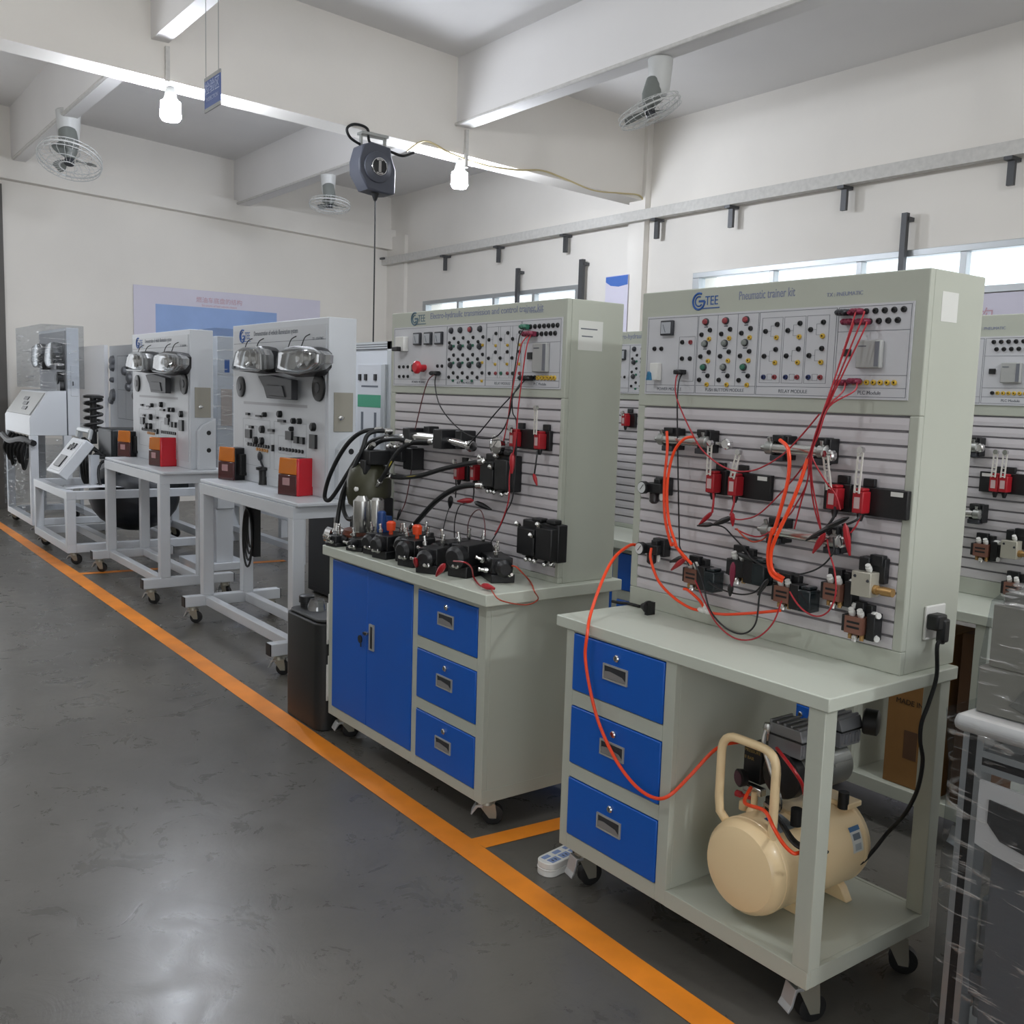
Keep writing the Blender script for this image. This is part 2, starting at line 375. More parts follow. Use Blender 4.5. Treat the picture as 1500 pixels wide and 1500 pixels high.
fan(W.Y(481, 252, 3.0), 'white cage fan hanging left of the black hose reel', -8, 53)
fan(W.Y(100, 165, .43)+Vector((0, 0, .02)), 'white cage fan at the far left, its grey blades seen through the guard', -24, 53).scale = (1.3,)*3
def bulb(u, v, x, label):
    p = W.X(u, v, x); t = thing('light_bulb', label, 'lamp', p, 0, 'round lamps under the main beam')
    MB().lathe((0, 0, .26), (0, 0, -1), [(0, .06), (.012, .06), (.014, .02), (.06, .02), (.062, .032), (.13, .045), (.15, .055)], 16).build('socket', LGREY, t)
    MB().lathe((0, 0, .11), (0, 0, -1), [(0, .05), (.012, .07), (.12, .074), (.142, .06), (.15, .02)], 20).build('globe', mat('lamp_globe', '#ffffff', .4, emit='#eef4ff', es=320), t)
    return t
bulb(250, 170, -5.28, 'brightly lit round lamp below the beam beside the blue hanging sign')
bulb(673, 270, -5.28, 'brightly lit round lamp below the beam at the right of the black hose reel')
# hanging sign
p = W.Y(311.5, 134, .2); sg = thing('hanging_sign', 'small blue sign hung on two thin wires in front of the main beam', 'sign', p)
d = (W.Y(323, 128, .2).x-W.Y(300, 142, .2).x)/2; hz = (W.Y(300, 120, .2).z-W.Y(300, 160, .2).z)/2
s_ = MB().box(-d, d, -.003, .003, -hz, hz).build('sign_plate', SIGNB, sg, bevel=.001)
for z0_, z1_ in ((hz, hz+.02), (-hz-.02, -hz)): MB().box(-d, d, -.004, .004, z0_, z1_).build('hanger_strip', LGREY, sg)
for x in (-d*.85, d*.75): MB().tube([(x, 0, hz), (x, 0, zc(0)-p.z)], .0022, 6, smooth=False).build('wire', ZINC, sg)
text('检验区', d*.62, SIGNT, s_, (0, -.0036, hz*.05), align='CENTER')
text('INSPECTION', d*.26, SIGNT, s_, (0, -.0036, -hz*.55), align='CENTER')
# hose reel
p = W.X(547, 247, -5.12); t = thing('hose_reel', 'black retractable hose reel hanging from the main beam with its hose hanging down', 'hose reel', p)
zt = 3.53-p.z
po = [(-.13, .16), (-.05, .19), (.12, .17), (.13, .1), (.17, .0), (.165, -.19), (.1, -.2), (-.08, -.18), (-.16, -.06), (-.165, .04)]
MB().prism(po, 0, -.11, .07).build('housing', REELP, t, bevel=.012)
MB().lathe((.065, .0, 0), (1, 0, 0), [(0, .125), (.02, .12), (.03, .085), (.034, .078)], 28).build('hub_cover', REELP, t)
bd = MB().lathe((.095, 0, 0), (1, 0, 0), [(0, .07), (.008, .07), (.01, .066)], 24).build('badge', BLACK, t)
MB().tube([(.107, .066*math.cos(a*math.pi/12), .066*math.sin(a*math.pi/12)) for a in range(24)], .004, 6, 0, 1, False, True).box(.104, .112, -.012, .012, -.05, .05).box(.104, .112, -.03, .03, .045, .058).box(.104, .112, -.03, .03, -.058, -.045).build('emblem', CHROME, bd)
MB().box(-.06, .03, -.12, .12, zt-.02, zt).box(-.03, .0, .1, .115, .15, zt).box(-.03, .0, -.115, -.1, .15, zt).build('bracket', ZINC, t)
MB().cyl((0, .02, -.19), (0, .02, -.25), .035, .012, 14).build('hose_guide', BLK2, t)
MB().tube([(0, .02, -.2), (0, .022, -.8), (0, .02, -1.5), (0, .015, -1.78)], .006, 8).build('hose', BLK2, t)
MB().cyl((0, .015, -1.70), (0, .015, -1.82), .008, .005, 8).build('hose_nozzle', STEEL, t)
MB().tube([(-.02, -.1, .17), (.02, -.22, .2), (.04, -.26, .26), (.02, -.18, .31), (0, -.06, .3), (-.02, -.02, .2), (.04, .12, .15), (.05, .24, .13), (.06, .34, .17)], .011, 8).build('inlet_hose', BLK2, t)
# yellow supply cable along the beam
tag(MB().tube([W.X(u, v, -5.14) for u, v in ((596, 222), (612, 210), (625, 207), (640, 213), (655, 222), (685, 234), (720, 244), (760, 249), (795, 250), (830, 263), (870, 279), (910, 283), (936, 286), (944, 297))], .008, 6).build('supply_cable', mat('yellowed_cable', '#c9b98c', .5)), 'thin yellowish cable sagging along the bottom of the main beam', 'cable')
for u, v0, v1, x in ((684, 190, 246, -5.13), (245, 68, 120, -5.13)):
    p0, p1 = W.X(u, v0, x), W.X(u, v1, x)
    tag(MB().box(-.021, .012, -.014, .014, p1.z-p0.z, 0).build('conduit', SAGE, smooth=0, loc=p0), 'upright thin conduit on the main beam above the lamp %s' % ('right of the hose reel' if u > 500 else 'beside the blue sign'), 'conduit')
for y, z, x0, x1, l in ((2.925, 3.755, -5.15, 4, 'long pale conduit along the near cross beam, top right'), (2.925, 3.755, WX, -5.42, 'long pale conduit along the far cross beam behind the hose reel'), (.365, 3.89, WX, -5.42, 'long pale conduit along the cross beam at the far left')):
    tag(MB().cyl((x0, y, z), (x1, y, z), .016, n=8).build('conduit', SAGE), l, 'conduit')
# posters
def poster(loc, w, h, parts, label, axis):
    t = thing('wall_poster', label, 'poster', loc, math.pi/2 if axis == 'x' else 0)
    sh = MB().box(0, w, -.006, 0, -h, 0).build('sheet', POST, t, smooth=0)
    return t, sh
t, sh = poster((WX+.012, 1.67, 2.655), 2.45, 1.3, None, 'large lilac wall poster with a blue field on the far wall', 'x')
MB().box(.26, 1.83, -.008, -.0062, -1.2, -.21).build('blue_field', POSTB, sh, smooth=0)
text('燃油车底盘的结构', .075, PINKI, sh, (1.06, -.009, -.145), align='CENTER'); text('Structure of fuel vehicle chassis', .036, PINKI, sh, (1.06, -.009, -.195), align='CENTER')
t, sh = poster((-3.5, WY-.012, 2.305), 3.4, 1.2, None, 'lilac wall poster with red lettering below the window at the right edge', 'y')
text('燃油发动机的结构', .12, PINKI, sh, (1.99, -.009, -.2), align='RIGHT')
t, sh = poster((-5.62, WY-.08, 2.72), .34, 1.35, None, 'narrow lilac wall poster with a deep blue top between the two windows', 'y')
MB().prism([(0.005, -.01), (.335, -.005), (.335, -.1), (.2, -.115), (.08, -.1), (.005, -.06)], 1, -.0085, -.0062).build('blue_wave', POSTD, sh, smooth=0)
for i, ch in enumerate('企业文化'): text(ch, .07, mat('poster_grey_ink', '#a9a8bd', .6), sh, (.2, -.009, -.5-.1*i))
# ------------------------------------------------------------------ shared small parts
def caster(parent, x, y, zt, az=0, brake=True, r=.036):
    c = MB(); wz = r; ca, sa = math.cos(az), math.sin(az)
    def P(a, b_, z): return (x+ca*a-sa*b_, y+sa*a+ca*b_, z)
    c.box(x-.032, x+.032, y-.03, y+.03, zt-.005, zt)
    c.cyl((x, y, zt-.005), (x, y, zt-.024), .026, .03, 14)
    for s in (-1, 1):
        c.add([P(-.03, s*.018, zt-.02), P(.03, s*.018, zt-.02), P(.035, s*.018, wz+.012), P(.035, s*.018, wz-.01), P(.01, s*.018, wz-.01),
               P(-.03, s*.021, zt-.02), P(.03, s*.021, zt-.02), P(.035, s*.021, wz+.012), P(.035, s*.021, wz-.01), P(.01, s*.021, wz-.01)],
              [(0, 1, 2, 3, 4), (5, 6, 7, 8, 9), (0, 1, 6, 5), (1, 2, 7, 6), (2, 3, 8, 7), (3, 4, 9, 8), (4, 0, 5, 9)])
    o = c.build('caster', GOLDZ, parent)
    MB().lathe(P(.022, -.014, wz), (-sa, ca, 0), [(0, r*.8), (.002, r), (.026, r), (.028, r*.8)], 22).lathe(P(.022, -.016, wz), (-sa, ca, 0), [(0, r*.45), (.032, r*.45)], 14, 1).build('wheel', [BLK2, DKPL], o)
    if brake:
        b = MB(); pr = [(-.012, zt-.024), (-.036, zt-.026), (-.046, wz+.02), (-.054, wz+.004), (-.05, wz), (-.04, wz+.014), (-.03, zt-.034), (-.012, zt-.034)]
        b.rings([[P(x_, s_, z_) for x_, z_ in pr] for s_ in (-.023, .023)]).build('brake_pedal', ALU, o, smooth=0, bevel=.0015)
    return o
_proto = {}
def jack(kind, parent, p, r=.0068):
    """banana socket flush on a panel, looking along -y"""
    k = (kind, r)
    m = {'k': BLACK, 'y': YEL, 'r': REDB, 'b': BLU2, 'g': GRN}[kind]
    if k not in _proto:
        o = MB().lathe((0, 0, 0), (0, -1, 0), [(0, r), (.003, r), (.0055, r*.86), (.006, r*.45), (.003, r*.4)], 14, 0).lathe((0, -.0032, 0), (0, -1, 0), [(0, r*.4), (.0002, r*.38)], 10, 1).build('socket', [m, BLK2], parent, loc=p)
        _proto[k] = o; return o
    return inst(_proto[k], parent, p)
def button(kind, parent, p, r=.0105):
    k = ('btn', kind, r)
    if k not in _proto:
        m = {'r': REDB, 'g': GRN, 'e': GREYB, 'd': DKPL}[kind]
        o = MB().lathe((0, 0, 0), (0, -1, 0), [(0, r), (.004, r*.98), (.005, r*.8)], 18, 0).lathe((0, -.004, 0), (0, -1, 0), [(0, r*.78), (.006, r*.74), (.008, r*.5)], 18, 1).build('push_button', [DKPL, m], parent, loc=p)
        _proto[k] = o; return o
    return inst(_proto[k], parent, p)
def meter(parent, x, y, z, w, h):
    o = MB().box(-w/2, w/2, -.012, 0, -h/2, h/2).build('panel_meter', DKPL, parent, bevel=.002, loc=(x, y, z))
    MB().box(-w*.4, w*.4, -.0135, -.012, -h*.38, h*.38).build('dial', mat('meter_dial', '#aeb2b8', .3), o, smooth=0)
    MB().tube([(0, -.0145, -h*.3), (-w*.22, -.0145, h*.22)], .0008, 4).build('needle', INK, o)
    return o
def lines(mb, segs, y, w=.0011, m=1):
    for x0, z0, x1, z1 in segs:
        mb.box(min(x0, x1)-w/2, max(x0, x1)+w/2, y-.0005, y, min(z0, z1)-w/2, max(z0, z1)+w/2, m)
def rect(x0, x1, z0, z1): return [(x0, z0, x1, z0), (x0, z1, x1, z1), (x0, z0, x0, z1), (x1, z0, x1, z1)]
def relay(mb, x, z, y, s=1.):
    lines(mb, [(x-.012*s, z, x+.0*s, z), (x, z-.014*s, x, z+.014*s), (x, z+.014*s, x+.014*s, z+.014*s), (x, z-.014*s, x+.014*s, z-.014*s)], y, .0007)

def drawer(parent, x0, x1, yf, z0, z1):
    o = MB().box(x0, x1, yf-.004, yf+.3, z0, z1).build('drawer', BLUE, parent, bevel=.003)
    cx, cz = (x0+x1)/2, (z0+z1)/2+.006
    hw, hh = (.05, .023)
    h = MB()
    for q in ((cx-hw, cx+hw, cz+hh-.005, cz+hh), (cx-hw, cx+hw, cz-hh, cz-hh+.005), (cx-hw, cx-hw+.005, cz-hh+.005, cz+hh-.005), (cx+hw-.005, cx+hw, cz-hh+.005, cz+hh-.005)):
        h.box(q[0], q[1], yf-.0085, yf-.004, q[2], q[3])
    h.add([(cx-hw+.005, yf-.006, cz+hh-.005), (cx+hw-.005, yf-.006, cz+hh-.005), (cx+hw-.005, yf-.0045, cz-hh+.005), (cx-hw+.005, yf-.0045, cz-hh+.005)], [(0, 1, 2, 3)], 1)
    h.add([(cx-hw+.006, yf-.0075, cz+.001), (cx-hw+.03, yf-.0075, cz+.004), (cx+hw-.02, yf-.0075, cz-.002), (cx+hw-.006, yf-.0075, cz-.012), (cx+hw-.006, yf-.0075, cz-hh+.006), (cx-hw+.006, yf-.0075, cz-hh+.006)], [(0, 1, 2, 3, 4, 5)], 2)
    h.build('handle', [LGREY, DKPL, mat('handle_grey', '#82807f', .4)], o, smooth=0)
    MB().lathe((cx+.004, yf-.004, z1-.032), (0, -1, 0), [(0, .0105), (.005, .0105), (.008, .008)], 16, 0).box(cx+.003, cx+.005, yf-.0125, yf-.0118, z1-.038, z1-.026, 1).build('lock', [CHROME, BLACK], o)
    return o

def slat_panel(parent, x0, x1, y, z0, z1, n):
    b = MB().box(x0, x1, y+.004, y+.012, z0, z1, 1); p = (z1-z0)/n
    for i in range(n):
        a = z0+i*p; c = a+p*.885
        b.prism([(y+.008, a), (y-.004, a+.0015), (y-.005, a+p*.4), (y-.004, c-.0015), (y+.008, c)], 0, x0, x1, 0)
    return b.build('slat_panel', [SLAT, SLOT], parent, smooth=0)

def bench(F, d, label, kind):
    t = thing('trainer_bench', label, 'bench'); F.place(t)
    zt, tt, zb = d['zt'], d['tt'], d['cz0']
    MB().box(0, d['L'], 0, d['D'], zt-tt, zt).build('tabletop', TOPM, t, bevel=.003)
    cz1 = zt-tt; yf = d['cyf']; c0, c1, D = d['cx0'], d['cx1'], d['D']-.015
    # cabinet body with openings left for drawers and doors
    b = MB(); g = []
    xs0 = d['d0']; xs1 = d['d1']; rows = [(d['z1b'], d['z1a']), (d['z2b'], d['z2a']), (d['z3b'], d['z3a'])]
    lo = c0 if kind == 'open' else d['g1']
    hi = c1
    b.box(lo, xs0, yf, yf+.02, zb, cz1).box(xs1, hi, yf, yf+.02, zb, cz1)
    zz = [zb, rows[2][0], rows[2][1], rows[1][0], rows[1][1], rows[0][0], rows[0][1], cz1]
    for i in range(0, 8, 2):
        if zz[i+1]-zz[i] > .001: b.box(xs0, xs1, yf, yf+.02, zz[i], zz[i+1])
    if kind != 'open':
        b.box(c0, d['g0'], yf, yf+.02, zb, cz1).box(d['g0'], d['g1'], yf, yf+.02, zb, d['gzb']).box(d['g0'], d['g1'], yf, yf+.02, d['gza'], cz1)
    b.box(c0, c0+.015, yf+.02, D, zb, cz1).box(c1-.015, c1, yf+.02, D, zb, cz1).box(c0+.015, c1-.015, D-.012, D, zb, cz1).box(c0+.015, c1-.015, yf+.02, D-.012, zb, zb+.012)
    if kind != 'open': b.box(c1, c1+.002, yf+.0, D, zb, zb+.045)
    b.build('cabinet_frame', GREY, t, smooth=0, bevel=.0015)
    for z0, z1 in rows: drawer(t, xs0+.002, xs1-.002, yf, z0+.002, z1-.002)
    if kind != 'open':
        xm = (d['g0']+d['g1'])/2-.02
        a = MB().box(d['g0']+.002, xm-.001, yf-.003, yf+.018, d['gzb']+.002, d['gza']-.002).build('door', BLUE, t, bevel=.002)
        e = MB().box(xm+.001, d['g1']-.002, yf-.003, yf+.018, d['gzb']+.002, d['gza']-.002).build('door', BLUE, t, bevel=.002)
        hx, hz = xm+.045, (d['gzb']+d['gza'])/2+.055
        MB().box(hx-.018, hx+.018, yf-.010, yf-.003, hz-.052, hz+.052, 0).box(hx-.006, hx+.010, yf-.0108, yf-.0099, hz-.044, hz+.044, 1).build('handle', [LGREY, BLACK], e, bevel=.002)
        k = MB().lathe((hx-.035, yf-.003, hz+.01), (0, -1, 0), [(0, .009), (.014, .009)], 12, 0)
        k.box(hx-.05, hx-.03, yf-.02, yf-.017, hz+.004, hz+.014, 1).lathe((hx-.066, yf-.02, hz-.018), (0, -1, 0), [(0, .016), (.004, .016)], 16, 1).box(hx-.069, hx-.063, yf-.02, yf-.017, hz-.05, hz-.02, 1)
        k.build('key', [CHROME, BLACK], e)
        for za, zc_ in ((.39, .59), (.14, .32)):
            MB().box(c0-.03, c0, yf+.01, yf+.05, za+.02, zc_+.02).box(c0-.034, c0-.028, yf+.005, yf+.03, za, zc_-.02).build('side_bracket', TAPE, t, bevel=.002)
    else:
        px, bz = d['px1'], d['bz']
        MB().box(c1, px-.012, yf+.012, D-.012, bz-.012, bz-.001).box(c1, px-.0, yf-.001, yf+.012, zb, bz).box(px-.012, px, yf+.012, D-.012, zb, bz).box(c1, px, D-.012, D, zb, bz).build('base_shelf', GREY, t, smooth=0, bevel=.0015)
        for yy in (yf-.001, D-.044):
            MB().box(px-.045, px+.0015, yy, yy+.044, bz, cz1).build('post', GREY, t, bevel=.002)
    # housing
    h0, h1, hy, hb, H = d['hx0'], d['hx1'], d['hy'], d['hyb'], d['H']
    st, sb, ct, cb = d['slat_top'], d['slat_bot'], d['ctl_top'], d['ctl_bot']
    sl, sr = d['slat_l'], d['slat_r']
    b = MB().box(h0, h1, hy+.02, hb, zt, H)
    b.box(h0, h1, hy, hy+.02, st, H).box(h0, h1, hy, hy+.02, zt, sb).box(h0, sl, hy, hy+.02, sb, st).box(sr, h1, hy, hy+.02, sb, st)
    b.build('housing', GREY, t, smooth=0, bevel=.003)
    slat_panel(t, sl, sr, hy+.006, sb, st, d['ns'])
    for x, y, az in ((c0+.06, yf+.05, 1.35), ((d['px1'] if kind == 'open' else c1)-.05, yf+.06, .9 if kind != 'open' else 1.2)): caster(t, x, y, zb, az, True)
    for x in (c0+.06, (d['px1'] if kind == 'open' else c1)-.05): caster(t, x, D-.07, zb, .6, False)
    return t

def fit(**k): return k
A = fit(L=.9666, D=.535, zt=.826, tt=.0335, hx0=-.0157, hx1=.9411, hy=.3111, hyb=.5529, H=1.8, cx0=.0445, cx1=.4945, cyf=.006, cz0=.1229, px1=.9551, d0=.079, d1=.4557,
  z1a=.7877, z1b=.6137, z2a=.5685, z2b=.3908, z3a=.3481, z3b=.1684, bz=.1675, ns=16)
Bd = fit(L=1.1803, D=.6, zt=.8304, tt=.0402, hx0=-.0257, hx1=1.1427, hy=.3302, hyb=.5873, H=1.8044, cx0=-.0086, cx1=1.1325, cyf=.038, cz0=.0974, g0=.0252, g1=.6717, gza=.773, gzb=.1382,
  d0=.7066, d1=1.0883, z1a=.7674, z1b=.5926, z2a=.5488, z2b=.3622, z3a=.3199, z3b=.1361, ns=16)
FA = Frame(); FB = Frame(-1.4943, -.0488, .008); FC = Frame(-.262, 1.2, 0); FD = Frame(-1.80, 1.22, 0)
def zm(x0, y0, s): return lambda a, b: (x0+a/s, y0+b/s)
z6, z7, z20 = zm(940, 410, 7.5), zm(1100, 410, 6), zm(920, 390, 2.7778)
YA = A['hy']; YB = Bd['hy']
pa = lambda q: FA.Y(q[0], q[1], YA-.004)
zb1 = zm(560, 430, 4.1667); zb2 = zm(560, 430, 8.3333); zb3 = zm(700, 430, 6.818)
pb = lambda q: FB.Y(q[0], q[1], YB-.004)
def mean(*v): return sum(v)/len(v)
ctl = [pa(z20(80, 200)), pa(z20(1168, 150)), pa(z20(1135, 545)), pa(z20(68, 520))]
A.update(slat_l=pa((938, 700)).x, slat_r=pa((1324, 700)).x, slat_top=pa((940, 594)).z, slat_bot=pa((924, 858)).z,
  ctl_l=mean(ctl[0].x, ctl[3].x), ctl_r=mean(ctl[1].x, ctl[2].x), ctl_top=mean(ctl[0].z, ctl[1].z), ctl_bot=mean(ctl[2].z, ctl[3].z))
ctl = [pb(zb1(75, 205)), pb(zb1(1100, 150)), pb(zb1(1085, 580)), pb(zb1(65, 565))]
Bd.update(slat_l=pb((577, 620)).x, slat_r=pb((819, 620)).x, slat_top=pb((577, 575)).z, slat_bot=pb((812, 846)).z,
  ctl_l=mean(ctl[0].x, ctl[3].x), ctl_r=mean(ctl[1].x, ctl[2].x), ctl_top=mean(ctl[0].z, ctl[1].z), ctl_bot=mean(ctl[2].z, ctl[3].z))
print('A ctl', {k: round(A[k], 3) for k in A if k[:3] in ('sla', 'ctl')}); print('B ctl', {k: round(Bd[k], 3) for k in Bd if k[:3] in ('sla', 'ctl')})

def logo(t, x, z, y, s, m=INKB):
    o = MB().tube([(x+s*.5*math.cos(a*math.pi/14), y, z+s*.5*math.sin(a*math.pi/14)) for a in range(5, 29)], s*.07, 6, 0, 1, False)
    o.box(x, x+s*.5, y-.001, y, z-s*.07, z+s*.07); o.tube([(x+s*.3*math.cos(a*math.pi/14), y, z+s*.3*math.sin(a*math.pi/14)) for a in range(5, 26)], s*.05, 6, 0, 1, False)
    o.build('logo', m, t)
    text('TEE', s*.8, m, t, (x+s*.52, y, z-s*.26), 'logo_lettering', sx=.85)
    MB().box(x+s*.3, x+s*1.75, y-.001, y, z-s*.48, z-s*.42).build('logo_rule', m, t, smooth=0)

def panel_pneumatic(t, d):
    """printed control panel of the pneumatic bench"""
    y = d['hy']-.004
    b = MB().box(d['ctl_l'], d['ctl_r'], d['hy']-.004, d['hy'], d['ctl_bot'], d['ctl_top'], 0)
    X0, X1, Z0, Z1 = d['ctl_l'], d['ctl_r'], d['ctl_bot'], d['ctl_top']
    g = lambda q: FA.Y(q[0], q[1], YA-.004)
    e = .006
    xa, xb, xc = g(z6(605, 800)).x, g(z6(1272, 800)).x, g(z7(745, 600)).x
    zf = Z0+.028
    for l, r in ((X0+e, xa-.002), (xa+.002, xb-.002), (xb+.002, xc-.003), (xc+.003, X1-e)):
        lines(b, rect(l, r, Z0+e, Z1-e), y); lines(b, [(l, zf, r, zf)], y)
    c1, c2 = g(z6(820, 800)).x, g(z6(1040, 800)).x
    lines(b, [(c1, zf, c1, Z1-e), (c2, zf, c2, Z1-e)], y)
    cols = [g(z7(175, 640)).x, g(z7(372, 640)).x, g(z7(575, 630)).x]
    hw = (cols[1]-cols[0])/2-.003
    zr = [g(z7(335, 445)).z, g(z7(330, 668)).z, g(z7(310, 855)).z]
    for c in cols:
        lines(b, rect(c-hw, c+hw, zf+.01, Z1-.022), y, .0008)
        for z in zr[:2]: relay(b, c-.004, z, y)
        lines(b, rect(c-.008, c+.008, zr[2]-.008, zr[2]+.008), y, .0007)
    q0, q1 = g(z7(770, 458)), g(z7(1400, 840)); lines(b, [(xc+.003, q0.z, X1-e, q0.z), (xc+.003, q1.z, X1-e, q1.z)], y)
    lines(b, rect(g(z6(408, 800)).x, g(z6(580, 800)).x, g(z6(480, 1112)).z, g(z6(480, 625)).z), y, .0008)
    o = b.build('control_panel', [PANEL, INK], t, smooth=0)
    p = g(z6(297, 530)); meter(o, p.x, y, p.z, .048, .044)
    for k, q in [('k', z6(145, 757)), ('k', z6(220, 757)), ('k', z6(450, 685)), ('r', z6(540, 685)), ('k', z6(447, 865)), ('k', z6(533, 865))]: jack(k, o, g(q))
    p = g(z6(178, 1010)); w = MB().box(-.016, .016, -.02, 0, -.026, .026).build('breaker', WHITE, o, bevel=.002, loc=(p.x, y, p.z))
    MB().prism([(-.02, -.026), (-.004, -.026), (-.008, -.004), (-.014, .0)], 1, -.03, -.02).build('breaker_lever', mat('breaker_blue', '#2a6f96', .4), w, smooth=0)
    xcol = [g(z6(698, 700)).x, g(z6(916, 697)).x, g(z6(1138, 692)).x]; zrow = [g(z6(933, 450)).z, g(z6(913, 697)).z, g(z6(902, 960)).z]
    for j, x in enumerate(xcol):
        for i, z in enumerate(zrow):
            button(('r' if i == 0 else 'g' if (i == 2 and j != 1) else 'e'), o, (x, y, z))
            jack('k', o, (x+.017, y, z-.024)); jack('k', o, (x-.0145, y, z-.036)); jack('y', o, (x+.0155, y, z-.049))
            MB().box(x-.007, x+.007, y-.0004, y, z-.016, z-.013).build('caption', INK, o, smooth=0)
    for c in cols:
        for z in zr[:2]:
            jack('k', o, (c-.021, y, z)); jack('k', o, (c+.017, y, z+.0175)); jack('y', o, (c+.017, y, z-.0175))
        jack('b', o, (c-.019, y, zr[2])); jack('r', o, (c+.018, y, zr[2]))
    z1, z2, z3 = g(z7(1180, 267)).z, g(z7(1215, 357)).z, g(z7(1135, 903)).z
    px = (g(z7(1348, 255)).x-g(z7(1098, 272)).x)/3; xe = g(z7(1348, 255)).x
    for k in range(7): jack('k', o, (xe-k*px, y, z1), .0075)
    for k in range(6): jack('k', o, (xe-px*.55-k*px, y, z2), .0075)
    py = (g(z7(1262, 903)).x-g(z7(1020, 905)).x)/4
    for k in range(8): jack('y' if k < 7 else 'k', o, (g(z7(1262, 903)).x-k*py, y, z3), .0068)
    p = g(z7(1060, 655)); w = MB().box(-.034, .034, -.016, 0, -.034, .034).build('controller', mat('controller_grey', '#a5a6a4', .4), o, bevel=.003, loc=(p.x, y, p.z))
    MB().box(.019, .03, -.0175, -.016, -.03, .03, 0).box(-.028, -.006, -.0166, -.016, .018, .021, 1).build('controller_cover', [mat('cover_slate', '#6d7078', .4), INK], w, smooth=0)
    p = g(z7(848, 640)); MB().box(-.011, .011, -.006, 0, -.009, .009).build('rocker_switch', BLACK, o, bevel=.001, loc=(p.x, y, p.z))
    yt = y-.0002
    for s, l, r in (('POWER MODULE', X0, xa), ('PUSH BUTTON MODULE', xa, xb), ('RELAY MODULE', xb, xc), ('PLC Module', xc, X1)):
        text(s, .013, INK, o, ((l+r)/2, yt, Z0+.012), align='CENTER')
    return o

